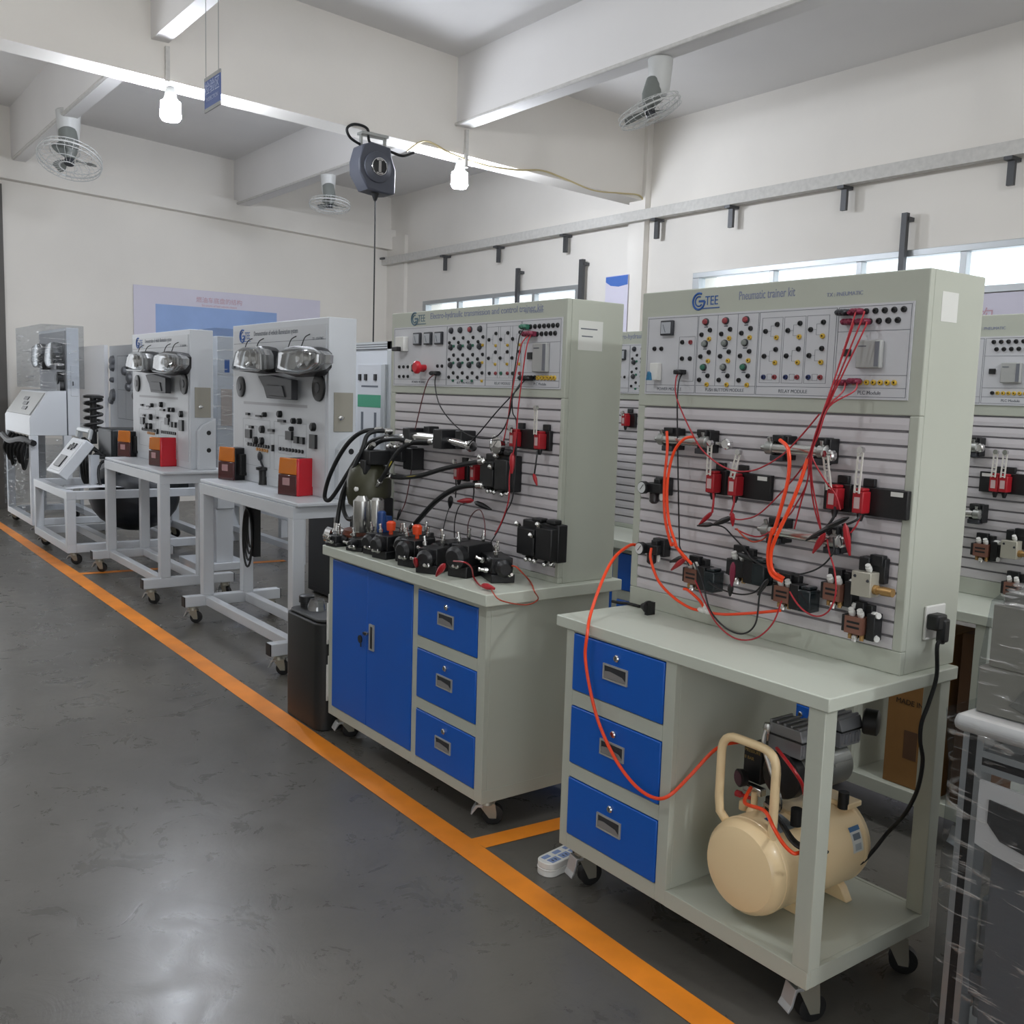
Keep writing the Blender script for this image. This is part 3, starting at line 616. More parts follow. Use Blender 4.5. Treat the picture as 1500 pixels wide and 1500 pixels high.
def panel_hydraulic(t, d):
    y = d['hy']-.004; g = lambda q: FB.Y(q[0], q[1], YB-.004); e = .006
    X0, X1, Z0, Z1 = d['ctl_l'], d['ctl_r'], d['ctl_bot'], d['ctl_top']
    b = MB().box(X0, X1, d['hy']-.004, d['hy'], Z0, Z1, 0)
    xa, xb, xc = g(zb1(393, 400)).x, g(zb1(632, 400)).x, g(zb1(850, 300)).x
    zf = Z0+.028
    for l, r in ((X0+e, xa-.002), (xa+.002, xb-.002), (xb+.002, xc-.003), (xc+.003, X1-e)):
        lines(b, rect(l, r, Z0+e, Z1-e), y); lines(b, [(l, zf, r, zf)], y)
    xs = [g(zb2(842, 650)).x, g(zb2(952, 650)).x, g(zb2(1072, 650)).x, g(zb2(1192, 645)).x]
    zs = [g(zb2(1075, 440)).z, g(zb2(1070, 650)).z, g(zb2(1065, 872)).z]
    rc = [g(zb3(157, 430)).x, g(zb3(275, 430)).x, g(zb3(395, 430)).x]; rz = [g(zb3(240, 457)).z, g(zb3(235, 645)).z, g(zb3(230, 797)).z]
    for c in rc:
        lines(b, rect(c-.043, c+.043, zf+.008, Z1-.02), y, .0008)
        for z in rz[:2]: relay(b, c-.004, z, y, 1.2)
    q0, q1 = g(zb3(650, 487)).z, g(zb3(650, 790)).z; lines(b, [(xc+.003, q0, X1-e, q0), (xc+.003, q1, X1-e, q1)], y)
    o = b.build('control_panel', [PANEL, INK], t, smooth=0)
    for q in ((442, 555), (573, 550), (705, 545)): p = g(zb2(*q)); meter(o, p.x, y, p.z, .052, .05)
    for r_, zz in ((895, 0), (1012, 0)):
        for u in (212, 264, 316): p = g(zb2(u, r_)); jack('k', o, p)
    for u in (678, 733): jack('k', o, g(zb2(u, 885)))
    p = g(zb2(268, 620)); w = MB().box(-.034, .034, -.025, 0, -.03, .03).build('breaker', WHITE, o, bevel=.002, loc=(p.x, y, p.z))
    MB().box(-.028, .018, -.045, -.025, -.03, -.012).build('breaker_lever', BLACK, w, bevel=.003)
    p = g(zb2(400, 910)); MB().lathe(p, (0, -1, 0), [(0, .017), (.012, .016), (.02, .013)], 18, 0).box(p.x-.003, p.x+.003, p.y-.026, p.y-.012, p.z-.014, p.z+.014, 1).build('selector_knob', [DKPL, WHITE], o)
    p = g(zb2(505, 915)); MB().lathe(p, (0, -1, 0), [(0, .014), (.03, .014)], 16).build('stop_collar', RED, o)
    p = g(zb2(525, 905)); MB().lathe(p, (0, -1, 0), [(0, .012), (.03, .012), (.035, .026), (.045, .026), (.052, .018)], 20).build('stop_button', mat('stop_red', '#c2222f', .35), o)
    for x in xs:
        for z in zs:
            button('r' if (z == zs[0] and x == xs[2]) else 'd', o, (x, y, z), .0125); jack('k', o, (x+.021, y, z-.03)); jack('k', o, (x-.0105, y, z-.047)); jack('y' if x == xs[3] else 'g', o, (x+.02, y, z-.06), .0055)
    for c in rc:
        for z in rz[:2]: jack('k', o, (c-.026, y, z)); jack('k', o, (c+.017, y, z+.022)); jack('y', o, (c+.017, y, z-.022), .0055)
    for u, k in ((118, 'k'), (180, 'r'), (233, 'g'), (298, 'r'), (352, 'k'), (420, 'r')): jack(k, o, g(zb3(u, 797)))
    for k in range(8): p = g(zb3(800-k*45, 318)); jack('k', o, (p.x, y, g(zb3(690, 322)).z), .0085)
    for k in range(7): p = g(zb3(775-k*45, 398)); jack('k', o, (p.x, y, g(zb3(690, 400)).z), .0085)
    for k in range(9): p = g(zb3(768-k*33, 842)); jack('y' if k < 6 else 'k', o, (p.x, y, g(zb3(680, 842)).z), .0085)
    p = g(zb3(648, 640)); w = MB().box(-.038, .038, -.018, 0, -.05, .05).build('controller', mat('controller_grey', '#a5a6a4', .4), o, bevel=.003, loc=(p.x, y, p.z))
    MB().box(.02, .036, -.0195, -.018, -.045, .045, 0).box(-.03, .0, -.0186, -.018, .03, .034, 1).build('controller_cover', [mat('cover_slate', '#6d7078', .4), INK], w, smooth=0)
    p = g(zb3(525, 622)); MB().box(-.013, .013, -.006, 0, -.012, .012).build('rocker_switch', BLACK, o, bevel=.001, loc=(p.x, y, p.z))
    for s, l, r in (('POWER MODULE', X0, xa), ('BUTTON MODULE', xa, xb), ('RELAY MODULE', xb, xc), ('PLC Module', xc, X1)):
        text(s, .014, INK, o, ((l+r)/2, y-.0002, Z0+.012), align='CENTER')
    return o

def wall_socket(t, x, y, z):
    o = MB().box(x, x+.008, y-.043, y+.043, z-.043, z+.043).build('wall_socket', WHITE, t, bevel=.003)
    MB().box(x+.008, x+.0086, y-.022, y-.017, z+.008, z+.02).box(x+.008, x+.0086, y-.008, y-.003, z+.008, z+.02).box(x+.008, x+.0086, y+.004, y+.009, z+.008, z+.02).box(x+.008, x+.0086, y+.018, y+.023, z+.008, z+.02).build('socket_slots', BLACK, o, smooth=0)

def head(t, d, F, qlogo, s, qtext, title, tsize, sub, qsub, m=INKB, tx=1.):
    g = lambda q: F.Y(q[0], q[1], d['hy']); p = g(qlogo); logo(t, p.x, p.z, d['hy']-.0006, s, m)
    p = g(qtext); text(title, tsize, INKG, t, (p.x, d['hy']-.0004, p.z), sx=tx)
    p = g(qsub); text(sub, .014, INKG, t, (p.x, d['hy']-.0004, p.z))

tA = bench(FA, A, 'nearest grey trainer bench with three blue drawers and an open shelf under its right end', 'open')
panel_pneumatic(tA, A); head(tA, A, FA, z6(630, 237), .046, z6(1065, 222), 'Pneumatic trainer kit', .034, 'TX : PNEUMATIC', (1211, 435), tx=.66)
p = FA.X(1366, 910, A['hx1']); wall_socket(tA, A['hx1'], p.y, p.z)
p = FA.X(1391, 450, A['hx1']); MB().box(A['hx1'], A['hx1']+.0008, p.y-.035, p.y+.035, p.z-.035, p.z+.035).build('paper_label', TAPE, tA, smooth=0)
tB = bench(FB, Bd, 'grey trainer bench with blue double doors and drawers, black hydraulic valves on its top', 'closed')
panel_hydraulic(tB, Bd); head(tB, Bd, FB, zb2(398, 310), .05, zb2(585, 312), 'Electro-hydraulic transmission and control trainer kit', .034, 'TX : HYDRAULIC', zb3(470, 200), mat('logo_slate', '#56707f', .5))
p = FB.X(865, 492, Bd['hx1']); MB().box(Bd['hx1'], Bd['hx1']+.0008, p.y-.055, p.y+.055, p.z-.05, p.z+.05, 0).box(Bd['hx1']+.0008, Bd['hx1']+.001, p.y-.045, p.y+.03, p.z+.02, p.z+.024, 1).box(Bd['hx1']+.0008, Bd['hx1']+.001, p.y-.04, p.y+.01, p.z-.005, p.z-.001, 1).build('paper_label', [TAPE, INK], tB, smooth=0)
tC = bench(FC, A, 'grey pneumatic trainer bench of the back row, cartons on its open shelf', 'open')
panel_pneumatic(tC, A); head(tC, A, FA, z6(630, 237), .046, z6(1065, 222), 'Pneumatic trainer kit', .034, 'TX : PNEUMATIC', (1211, 435), tx=.66)
tD = bench(FD, Bd, 'grey back row trainer bench seen in the gap between the two near benches', 'closed')
panel_hydraulic(tD, Bd); head(tD, Bd, FB, zb2(398, 310), .05, zb2(585, 312), 'Electro-hydraulic transmission and control trainer kit', .034, 'TX : HYDRAULIC', zb3(470, 200), mat('logo_slate', '#56707f', .5))
# ------------------------------------------------------------------ plug-in components of the pneumatic benches
z5, z6b = zm(920, 590, 3.5714), zm(850, 760, 3)
z8a, z8b, z8c, z8d = zm(1000, 690, 9.375), zm(1100, 630, 6.5217), zm(980, 800, 8.3333), zm(1130, 800, 7.8947)
def comp(name, label, cat, F, yl, q, group=None, rot=0, dep=.03):
    p = F.Y(q[0], q[1], yl-dep); p.y = yl; return thing(name, label, cat, p, rot, group, F)
def cylinder(F, yl, qa, qb, rod, knob, label, droop=0, r=.0165, group='air cylinders on the slatted panel'):
    """double-acting cylinder; body between two picture points on its axis, piston rod to the right"""
    ya = yl-.042; a, b_ = F.Y(qa[0], qa[1], ya), F.Y(qb[0], qb[1], ya)
    z = (a.z+b_.z)/2; Lg = b_.x-a.x
    t = thing('pneumatic_cylinder', label, 'cylinder', (a.x, yl, z), 0, group, F)
    c = -.042
    MB().cyl((.012, c, 0), (Lg-.012, c, 0), r*.86, n=20).build('barrel', STEEL, t)
    for x in (.0, Lg): MB().lathe((x-.012, c, 0), (1, 0, 0), [(0, r*.7), (.003, r*1.08), (.024, r*1.08), (.027, r*.7)], 18).cyl((x, c, r*.6), (x, c-.008, r+.012), .006, .0055, 10).build('end_cap', ZINC, t)
    MB().lathe((-.03, c, 0), (1, 0, 0), [(0, .005), (.004, .007), (.02, .007), (.021, .005)], 8).build('rear_nut', ZINC, t)
    for x in (.025, Lg-.01):
        MB().box(x-.022, x+.028, -.042+r*.2, 0, -.03, .034).box(x-.015, x+.02, -.05, -.012, .018, .036).box(x-.02, x+.022, -.05, -.02, -.034, -.018, 1).build('mounting_block', [BLACK, DKPL], t, bevel=.002)
    e = Vector((Lg+rod, c, -droop))
    MB().cyl((Lg+.01, c, 0), e, .0045, n=10).build('piston_rod', CHROME, t)
    if knob: MB().lathe(e+Vector((0, .011, 0)), (0, -1, 0), [(0, .012), (.004, .0155), (.018, .0155), (.022, .012)], 18).build('rod_roller', CHROME, t)
    return t
def limit_switch(F, yl, q, label, lean=0, side=-1, plate=.055, lever=.085, name='limit_switch', labelled=False, group='red limit switches'):
    t = comp(name, label, 'limit switch', F, yl, q, group, dep=.045)
    x0, x1 = (-plate-.008, .03) if side < 0 else (-.012, plate+.028)
    MB().box(x0, x1, -.016, 0, -.036, .034).box(-.012, .02, -.014, -.002, .034, .055).build('mounting_plate', BLACK, t, bevel=.002)
    if labelled: MB().box(x1-.045 if side > 0 else x0+.008, x1-.012 if side > 0 else x0+.04, -.0165, -.016, .018, .029).build('plate_label', TAPE, t, smooth=0)
    MB().box(-.015, .015, -.05, -.016, -.03, .024).box(-.012, .012, -.046, -.018, .024, .032).build('switch_body', RED, t, bevel=.003)
    MB().box(-.009, .007, -.0508, -.05, -.018, .01).build('face_label', mat('switch_label', '#c0a7a6', .5), t, smooth=0)
    MB().lathe((.0, -.033, -.03), (0, 0, -1), [(0, .009), (.006, .009), (.02, .005)], 12).build('cable_gland', BLACK, t)
    a = R_(lean); Rm = Matrix.Rotation(a, 3, 'Y'); lv = MB()
    w = .0085
    for s in (-1, 1): lv.cbox(Rm @ Vector((s*w*.75, -.056, .02+lever/2)), (w*.5, .003, lever), 0, Rm)
    for k in range(6): lv.cbox(Rm @ Vector((0, -.056, .024+lever*k/5.6)), (w*1.2, .003, .003), 0, Rm)
    lv.build('lever', mat('lever_grey', '#d6d3cb', .4, 0), t, smooth=0)
    e = Rm @ Vector((0, -.056, .02+lever+.006)); MB().lathe(e+Vector((0, .006, 0)), (0, -1, 0), [(0, .0085), (.012, .0085)], 14).build('lever_roller', CHROME, t)
    return t
def regulator(F, yl, q, label):
    t = comp('air_regulator', label, 'regulator', F, yl, q, 'air regulators at the left edge of the slatted panel', dep=.062)
    g = MB().lathe((0, -.05, 0), (0, -1, 0), [(0, .0195), (.014, .0195), (.016, .017)], 24).build('gauge', BLACK, t)
    MB().lathe((0, -.0662, 0), (0, -1, 0), [(0, .0165), (.0004, .0165)], 24).build('dial', mat('gauge_dial', '#cfd2d2', .3), g)
    MB().cbox((.002, -.0675, .002), (.0012, .001, .022), 0, Matrix.Rotation(.7, 3, 'Y')).build('needle', BLACK, g, smooth=0)
    MB().box(.0, .062, -.05, -.012, -.014, .016).box(.02, .07, -.03, 0, -.02, .034).box(.03, .055, -.046, -.02, .014, .03).build('body', BLACK, t, bevel=.003)
    MB().lathe((.022, -.032, -.012), (0, 0, -1), [(0, .012), (.004, .0145), (.03, .0145), (.036, .008)], 16).build('bowl', mat('bowl_smoked', '#221c1e', .3), t)
    for p_, d_, pr_ in (((.002, -.03, .004), (-1, 0, 0), [(0, .007), (.03, .007), (.032, .005), (.044, .005)]), ((.05, -.03, -.012), (0, 0, -1), [(0, .005), (.012, .006), (.024, .004)]), ((.006, -.03, -.012), (0, 0, -1), [(0, .005), (.02, .006), (.034, .0035)])): MB().lathe(p_, d_, pr_, 10).build('push_in_fitting', WHITE, t)
    return t
def fitting(mb, p, ax, s=1., m=0):
    mb.lathe(p, ax, [(0, .004*s), (.004*s, .0065*s), (.012*s, .0065*s), (.013*s, .0055*s), (.018*s, .0055*s)], 10, m)
def valve(F, yl, q, label, coil=None, extra=True, m=BRONZ, s=1.12, clear=True):
    """solenoid valve: bronze block, push-in fittings, black coil and base"""
    t = comp('solenoid_valve', label, 'valve', F, yl, q, 'solenoid valves in the lower rows of the slatted panel', dep=.045)
    MB().box(-.03*s, .026*s, -.02, 0, -.034*s, .044*s).box(-.026*s, .01*s, -.03, -.012, .018*s, .05*s).box(-.034*s, -.02*s, -.045, -.006, -.02*s, .018*s).build('base_plate', BLACK, t, bevel=.002)
    MB().box(-.022*s, .022*s, -.052, -.016, -.02*s, .018*s, 0).box(-.016*s, .016*s, -.0526, -.052, -.008*s, -.003*s, 1).box(-.016*s, .016*s, -.0526, -.052, .003*s, .008*s, 1).build('valve_block', [m, BLACK], t, bevel=.0015)
    for x in (-.011*s, .011*s): f = MB(); fitting(f, (x, -.036, .017*s), (0, -.5, 1), s*1.15); f.build('push_in_fitting', WHITE, t)
    f = MB()
    fitting(f, (.0, -.036, -.019*s), (0, -.3, -1), 1.15*s)
    f.build('exhaust_fitting', STEEL, t)
    for x in (-.014*s, .015*s): f = MB(); fitting(f, (x, -.034, -.019*s), (0, -.2, -1), .9*s); f.build('brass_silencer', BRASS, t)
    if extra:
        for z_, k_ in ((.026*s, .1), (-.022*s, -.1)): f = MB(); fitting(f, (.03*s, -.025, z_), (1, -.3, k_), s*1.25); f.build('side_fitting', WHITE, t)
        MB().box(.026*s, .046*s, -.04, -.006, -.03*s, .03*s).build('pilot_block', BLACK, t, bevel=.002)
    if coil:
        sgn = 1
        MB().box(.024*s, .05*s, -.055, -.012, -.03*s, .03*s).build('coil', BLACK, t, bevel=.002)
        MB().box(.05*s, .085*s, -.058, -.014, -.03*s, .022*s).box(.055*s, .08*s, -.054, -.018, .022*s, .03*s).build('plug_cover', SMOKE if clear else DKPL, t, bevel=.003)
        MB().box(.056*s, .08*s, -.05, -.02, -.022*s, .012*s).build('plug_terminal', DKPL, t, bevel=.001)
    return t
def lever_valve(F, yl, q, label):
    t = comp('flow_valve', label, 'valve', F, yl, q, dep=.045)
    MB().box(-.032, .034, -.02, 0, -.012, .05).box(-.006, .03, -.026, -.006, .03, .058).box(-.03, -.002, -.034, -.012, .016, .05).build('base_plate', BLACK, t, bevel=.002)
    MB().box(-.034, .02, -.055, -.016, -.045, .016).build('valve_block', mat('pale_metal', '#b4b1a4', .4, .3), t, bevel=.002)
    f = MB(); fitting(f, (.004, -.036, .016), (0, -.6, 1), 1.2); f.build('push_in_fitting', WHITE, t)
    MB().lathe((.02, -.036, -.025), (1, 0, 0), [(0, .012), (.01, .012), (.011, .009), (.02, .009), (.021, .0115), (.05, .0105)], 16).build('silencer', BRASS, t)
    for x, z in ((-.024, .004), (.012, -.004)): MB().lathe((x, -.055, z), (0, -1, 0), [(0, .004), (.002, .0035)], 10).build('screw', DKPL, t)
    return t

YS = YA+.002
def stock_a(F, near):
    """the plug-in set of a pneumatic bench; NEAR says which bench, for the labels"""
    Y = YS
    if near:
        cylinder(FA, Y, z5(180, 192), z5(400, 205), .085, True, 'silver air cylinder at the upper left of the nearest slatted panel, rod out')
        cylinder(FA, Y, z5(745, 235), z5(1020, 258), .022, True, 'silver air cylinder at the upper right of the nearest slatted panel', .008)
        cylinder(FA, Y, z5(725, 672), z5(1085, 715), .018, True, 'silver air cylinder in the middle row of the nearest slatted panel')
        limit_switch(FA, Y, z5(432, 415), 'red limit switch below the upper left cylinder, on a black plate, lever upright', 0, -1, .03)
        limit_switch(FA, Y, z5(548, 430), 'red limit switch beside a dark green-black plate, lever leaning right', 14, 1, .078, .07, labelled=True)
        limit_switch(FA, Y, z5(1070, 495), 'red limit switch half hidden by red wires, lever leaning left', -12, -1, .04)
        limit_switch(FA, Y, z5(1205, 515), 'red limit switch at the right edge of the nearest slatted panel, tall upright lever', 2, 1, .085, .1, labelled=True)
        regulator(FA, Y, z5(75, 443), 'round air gauge with regulator high at the left edge of the nearest panel')
        regulator(FA, Y, z6b(262, 130), 'round air gauge with regulator low at the left edge, feeding the orange hose')
        valve(FA, Y, z6b(490, 250), 'bronze solenoid valve below the lower air gauge, dark clear plug at its right', True, False)
        valve(FA, Y, z6b(690, 215), 'black double solenoid valve with red clips hanging from it', True, False, BLACK, 1.2)
        valve(FA, Y, z6b(890, 330), 'bronze solenoid valve fed by the thick orange tube bundle', True, False)
        valve(FA, Y, z6b(1110, 320), 'bronze solenoid valve with white side fittings, left of the pale valve with brass silencer', None, True)
        lever_valve(FA, Y, z6b(1255, 262), 'pale metal valve with a brass silencer at the right edge of the nearest panel')
        valve(FA, Y, z6b(1205, 465), 'lowest bronze valve at the bottom right of the nearest panel', None, True)
stock_a(FA, True)
# the same kind of parts on the back row bench at the right edge of the picture
yc = YA+.002
q14 = zm(1400, 630, 5.556)
cylinder(FC, yc, (1330, 648), q14(150, 150), .02, True, 'silver air cylinder high on the back row panel at the right edge', group=None)
cylinder(FC, yc, (1330, 745), q14(175, 665), .0, True, 'silver air cylinder half way down the back row panel at the right edge', group=None)
limit_switch(FC, yc, q14(312, 430), 'red limit switch on the back row panel, the one nearer the cylinders', 2, -1, .06, .08, labelled=True, group=None)
limit_switch(FC, yc, q14(388, 435), 'red limit switch on the back row panel, the one at the picture edge', 2, 1, .08, .08, labelled=True, group=None)
valve(FC, yc, q14(205, 975), 'bronze valve on the back row panel below its half-height cylinder', None, True)
lever_valve(FC, yc, q14(460, 940), 'pale metal valve on the back row panel at the picture edge')
valve(FC, yc, q14(455, 1290), 'lowest bronze valve on the back row panel at the picture edge', None, True)

# ------------------------------------------------------------------ leads and hoses of the nearest bench
def a(q, dy): return FA.Y(q[0], q[1], YA-dy)
def plug(mb, p, d=(0, -1, 0), m=0, r=.0065, L=.03):
    mb.lathe(p, d, [(0, r*.8), (.003, r), (L*.7, r), (L, r*.5)], 10, m)
def clip(mb, p, q, m=0, w=.007):
    """crocodile clip from jaw tip P to wire end Q"""
    p, q = Vector(p), Vector(q); d = q-p
    mb.lathe(p, d, [(0, w*.3), (d.length*.3, w*.75), (d.length*.55, w), (d.length*.85, w*.85), (d.length, w*.3)], 8, m)
def lead(label, pts, m, name='test_lead', r=.0022, ends=(), cat='cable', group=None):
    t = thing(name, label, cat, pts[0], 0, group)
    o = Vector(pts[0])
    MB().tube([Vector(p)-o for p in pts], r, 7).build('wire', m, t)
    for kind, p, q, mm in ends:
        e = MB()
        if kind == 'plug': plug(e, Vector(p)-o, Vector(q))
        else: clip(e, Vector(p)-o, Vector(q)-o)
        e.build('plug' if kind == 'plug' else 'crocodile_clip', mm, t)
    return t
PD = (-.5, -.3, -.1)
bundle = [z5(1045, 0), z5(1000, 130), z5(968, 245)]
def via(*qs): return [a(q, d) for q, d in qs]
kn = (z5(957, 262), .085)        # where the red wires are tied together
top = [z7(900, 380), z7(915, 295), z7(990, 285), z7(1010, 372), z7(830, 900), z7(930, 895)]
ends = [[z5(880, 380), z5(700, 570), z5(600, 610), z5(545, 605)], [z5(940, 400), z5(905, 520), z5(870, 660)], [z5(955, 400), z5(975, 550), z5(1020, 700)],
        [z5(1020, 390), z5(1085, 480), z5(1110, 560)], [z5(935, 420), z5(885, 520), z5(830, 600), z5(690, 700), z5(560, 660)], [z5(962, 400), z5(990, 560), z5(1015, 690)]]
nm = ['red wire from the panel plugs running down to the left pair of clips', 'red wire falling straight to the solenoid valve under the middle cylinder', 'red wire falling to the clip at the middle cylinder',
      'dark red wire ending at the half hidden limit switch', 'thin red wire swinging left below the limit switches', 'red wire beside the black clips at the middle cylinder']
for i in range(6):
    j = (i-2.5)*.004
    pts = [a(top[i], .02), a((top[i][0]-4, top[i][1]+14), .05)]
    pts += [a((z5(1040, 20)[0]+i*1.3-3, z5(1040, 20)[1]), .075+abs(j)), a((z5(992, 160)[0]+i*1.0-3, z5(992, 160)[1]), .085+abs(j)), a((kn[0][0]+i*.7-2, kn[0][1]), kn[1]+abs(j)*.6)]
    pts += [a(q, .08-.006*k) for k, q in enumerate(ends[i])]
    lead(nm[i], pts, REDW, r=.0021, ends=[('plug', a(top[i], .004), (0, -1, 0), REDP)])
# stacks of plugs in the upper right and lower row
for q, m, l in ((z7(830, 290), DKPL, 'dark grey stacked plug in the top row of sockets'), (z7(955, 282), REDP, 'maroon pair of stacked plugs in the top row of sockets'), (z7(880, 372), REDP, 'maroon stacked plug under the top row'), (z7(1012, 370), REDP, 'dull maroon stacked plug, second socket row, nearest its free sockets'), (z7(815, 905), REDP, 'maroon stacked plugs in the yellow socket row'), (z7(932, 893), REDP, 'short maroon plug beside the free yellow sockets')):
    p = a(q, .0045); o = MB()
    for k in (-1, 0, 1): o.lathe((k*.0095, 0, 0), (0, -1, 0), [(0, .0055), (.004, .008), (.02, .008), (.027, .004)], 10)
    o.box(-.014, .014, -.018, -.006, -.007, .007)
    tag(o.build('stacked_plug', m, loc=p), l, 'plug')
p = a(z6(455, 1015), .0045); o = MB()
for k in range(-1, 2): o.lathe((k*.0075, 0, 0), (0, -1, 0), [(0, .005), (.004, .0075), (.022, .0075), (.03, .004)], 10)
o.box(-.02, .018, -.02, -.006, -.0065, .0065); tag(o.build('stacked_plug', BLACK, loc=p), 'black stacked plugs in the power section at the left of the nearest panel', 'plug')
lead('red wire from the power section curving past the left cylinder to the bundle', [a(z6(400, 1030), .02), a(z6(375, 1100), .04), a(z6(385, 1300), .05), a(z5(330, 150), .075), a(z5(400, 260), .08), a(z5(520, 345), .085), a(z5(650, 355), .085), a(z5(790, 285), .08), a(z5(890, 190), .08), a(z5(1000, 60), .085)], REDW)
lead('black wire hanging straight down from the power section', [a(z6(440, 1040), .02), a(z6(410, 1110), .045), a(z6(392, 1300), .05), a(z5(258, 120), .05), a(z5(262, 400), .055), a(z5(268, 700), .06), a(z6b(440, 130), .07), a(z6b(478, 205), .085)], BLKW)
lead('black wire looping from the left clips to the middle solenoid valve', [a(z8a(400, 740), .06), a(z8a(560, 770), .06), a(z8a(700, 910), .06), a(z8a(860, 1080), .06), a(z6b(760, 180), .075), a(z6b(850, 225), .09), a(z6b(950, 245), .085), a(z6b(1050, 215), .075), a(z6b(1110, 150), .07), a(z6b(1112, 80), .065)], BLKW,
     ends=[('clip', a(z8a(200, 750), .05), a(z8a(420, 730), .06), BLACK)])
lead('black wire drooping below the valves towards the bench top', [a(z6b(500, 190), .08), a(z6b(535, 270), .09), a(z6b(570, 400), .085), a(z6b(640, 480), .08), a(z6b(715, 505), .08), a(z6b(770, 460), .08), a(z6b(787, 340), .08), a(z6b(800, 310), .08)], BLKW, r=.0025,
     ends=[('clip', a(z6b(780, 335), .08), a(z6b(825, 265), .085), BLACK)])
lead('red wire drooping below the valves, the lowest loop', [a(z6b(505, 270), .085), a(z6b(545, 360), .09), a(z6b(600, 460), .09), a(z6b(680, 525), .085), a(z6b(770, 525), .085), a(z6b(845, 460), .085), a(z6b(885, 360), .085)], REDW)
lead('black wire curving between the double valve and the left bronze valve', [a(z6b(560, 275), .06), a(z6b(620, 310), .065), a(z6b(700, 332), .07), a(z6b(760, 325), .075), a(z6b(790, 300), .08)], BLKW)
lead('red wire looping from the orange bundle valve to the next bronze valve', [a(z6b(920, 320), .075), a(z6b(955, 375), .075), a(z6b(1000, 415), .075), a(z6b(1050, 428), .075), a(z6b(1095, 400), .075), a(z6b(1122, 330), .08), a(z6b(1118, 230), .075), a(z6b(1095, 150), .07), a(z6b(1085, 90), .065)], REDW)
# crocodile clips under the limit switches
def cl(label, p0, p1, m, w0=None):
    A0, A1 = a(*p0), a(*p1); t = MB(); clip(t, (0, 0, 0), A1-A0, w=.0085)
    tag(t.build('crocodile_clip', m, loc=A0), label, 'clip')
lead('short red pair of leads from the left limit switch', [a(z5(447, 470), .04), a(z5(447, 520), .06), a(z5(440, 575), .065)], REDW, r=.0032, ends=[('clip', a(z5(370, 640), .05), a(z5(440, 572), .065), RED)])
lead('short dark pair of leads from the limit switch beside the plate', [a(z5(555, 485), .04), a(z5(553, 530), .06), a(z5(535, 590), .065)], REDW, r=.003, ends=[('clip', a(z5(548, 645), .06), a(z5(546, 575), .066), RED)])
cl('black clip lying across the two left leads', (z5(440, 640), .055), (z5(540, 600), .065), BLACK)
lead('dark leads from the half hidden limit switch', [a(z5(1083, 545), .045), a(z5(1075, 600), .065), a(z5(1030, 660), .07)], BLKW, r=.0035, ends=[('clip', a(z5(930, 720), .06), a(z5(1060, 650), .075), BLACK)])
lead('dark leads from the right-hand tall-lever limit switch', [a(z5(1212, 570), .04), a(z5(1205, 605), .06), a(z5(1160, 630), .07), a(z5(1120, 640), .075)], BLKW, r=.003, ends=[('clip', a(z5(1010, 665), .07), a(z5(1155, 600), .08), BLACK)])
lead('thin red lead from the tall-lever limit switch', [a(z5(1215, 590), .05), a(z5(1195, 640), .065), a(z5(1165, 680), .07)], REDW)
cl('long red clip hanging at the right end of the middle cylinder', (z5(1160, 800), .06), (z5(1135, 630), .075), RED)
cl('red clip pointing down left under the middle cylinder', (z6b(1022, 150), .06), (z6b(1075, 65), .075), RED)
cl('maroon clip standing on the double solenoid valve', (z6b(665, 300), .075), (z6b(672, 190), .08), REDP)
cl('black clip tip below the maroon clip on the double valve', (z6b(658, 340), .07), (z6b(662, 285), .075), BLACK)
cl('red clip on the left bronze valve', (z6b(400, 225), .06), (z6b(465, 170), .075), RED)
cl('black clip on top of the double solenoid valve', (z6b(770, 185), .06), (z6b(690, 150), .075), BLACK)
cl('black clip on top of the left bronze valve', (z6b(395, 190), .05), (z6b(465, 165), .07), BLACK)
lead('thin orange-red wire from the left clips to the middle cylinder', [a(z8a(740, 790), .06), a(z8a(840, 900), .06), a(z8a(960, 970), .055), a(z8a(1080, 950), .055), a(z8a(1150, 900), .055)], mat('orange_wire', '#b8452c', .45))
# orange air tubes
def hose(label, pts, r=.0042): 
    t = MB(); o = Vector(pts[0]); t.tube([Vector(p)-o for p in pts], r, 9); tag(t.build('air_hose', ORNG, loc=o), label, 'hose')
hose('orange air tube from the left end of the upper left cylinder downwards', [a(z5(203, 150), .07), a(z5(205, 250), .08), a(z5(190, 420), .085), a(z5(193, 600), .09), a(z5(225, 740), .09), a(z6b(410, 110), .09), a(z6b(465, 180), .08)])
hose('orange air tube from the right end of the upper left cylinder downwards', [a(z5(345, 178), .07), a(z5(290, 192), .085), a(z5(235, 270), .09), a(z5(205, 430), .095), a(z5(212, 610), .095), a(z5(250, 740), .095), a(z6b(420, 120), .09), a(z6b(490, 200), .08)])
hose('orange air tube from the upper right cylinder curving down to the middle valve', [a(z5(795, 195), .07), a(z5(838, 245), .085), a(z5(840, 380), .09), a(z5(805, 530), .095), a(z5(760, 680), .1), a(z6b(845, 45), .1), a(z6b(825, 150), .1), a(z6b(838, 240), .095), a(z6b(890, 275), .08)], .005)
hose('orange air tube joining the bundle, inner of the pair', [a(z5(940, 290), .085), a(z5(905, 400), .09), a(z5(850, 540), .095), a(z5(780, 690), .1), a(z6b(860, 80), .102), a(z6b(838, 150), .1), a(z6b(845, 225), .095), a(z6b(895, 262), .08)], .005)
hose('orange tube from the lower air gauge to the white tee on the panel', [a(z6b(312, 130), .06), a(z6b(310, 180), .075), a(z6b(345, 275), .075), a(z6b(410, 345), .06), a(z6b(480, 390), .045), a(z6b(535, 405), .035)])
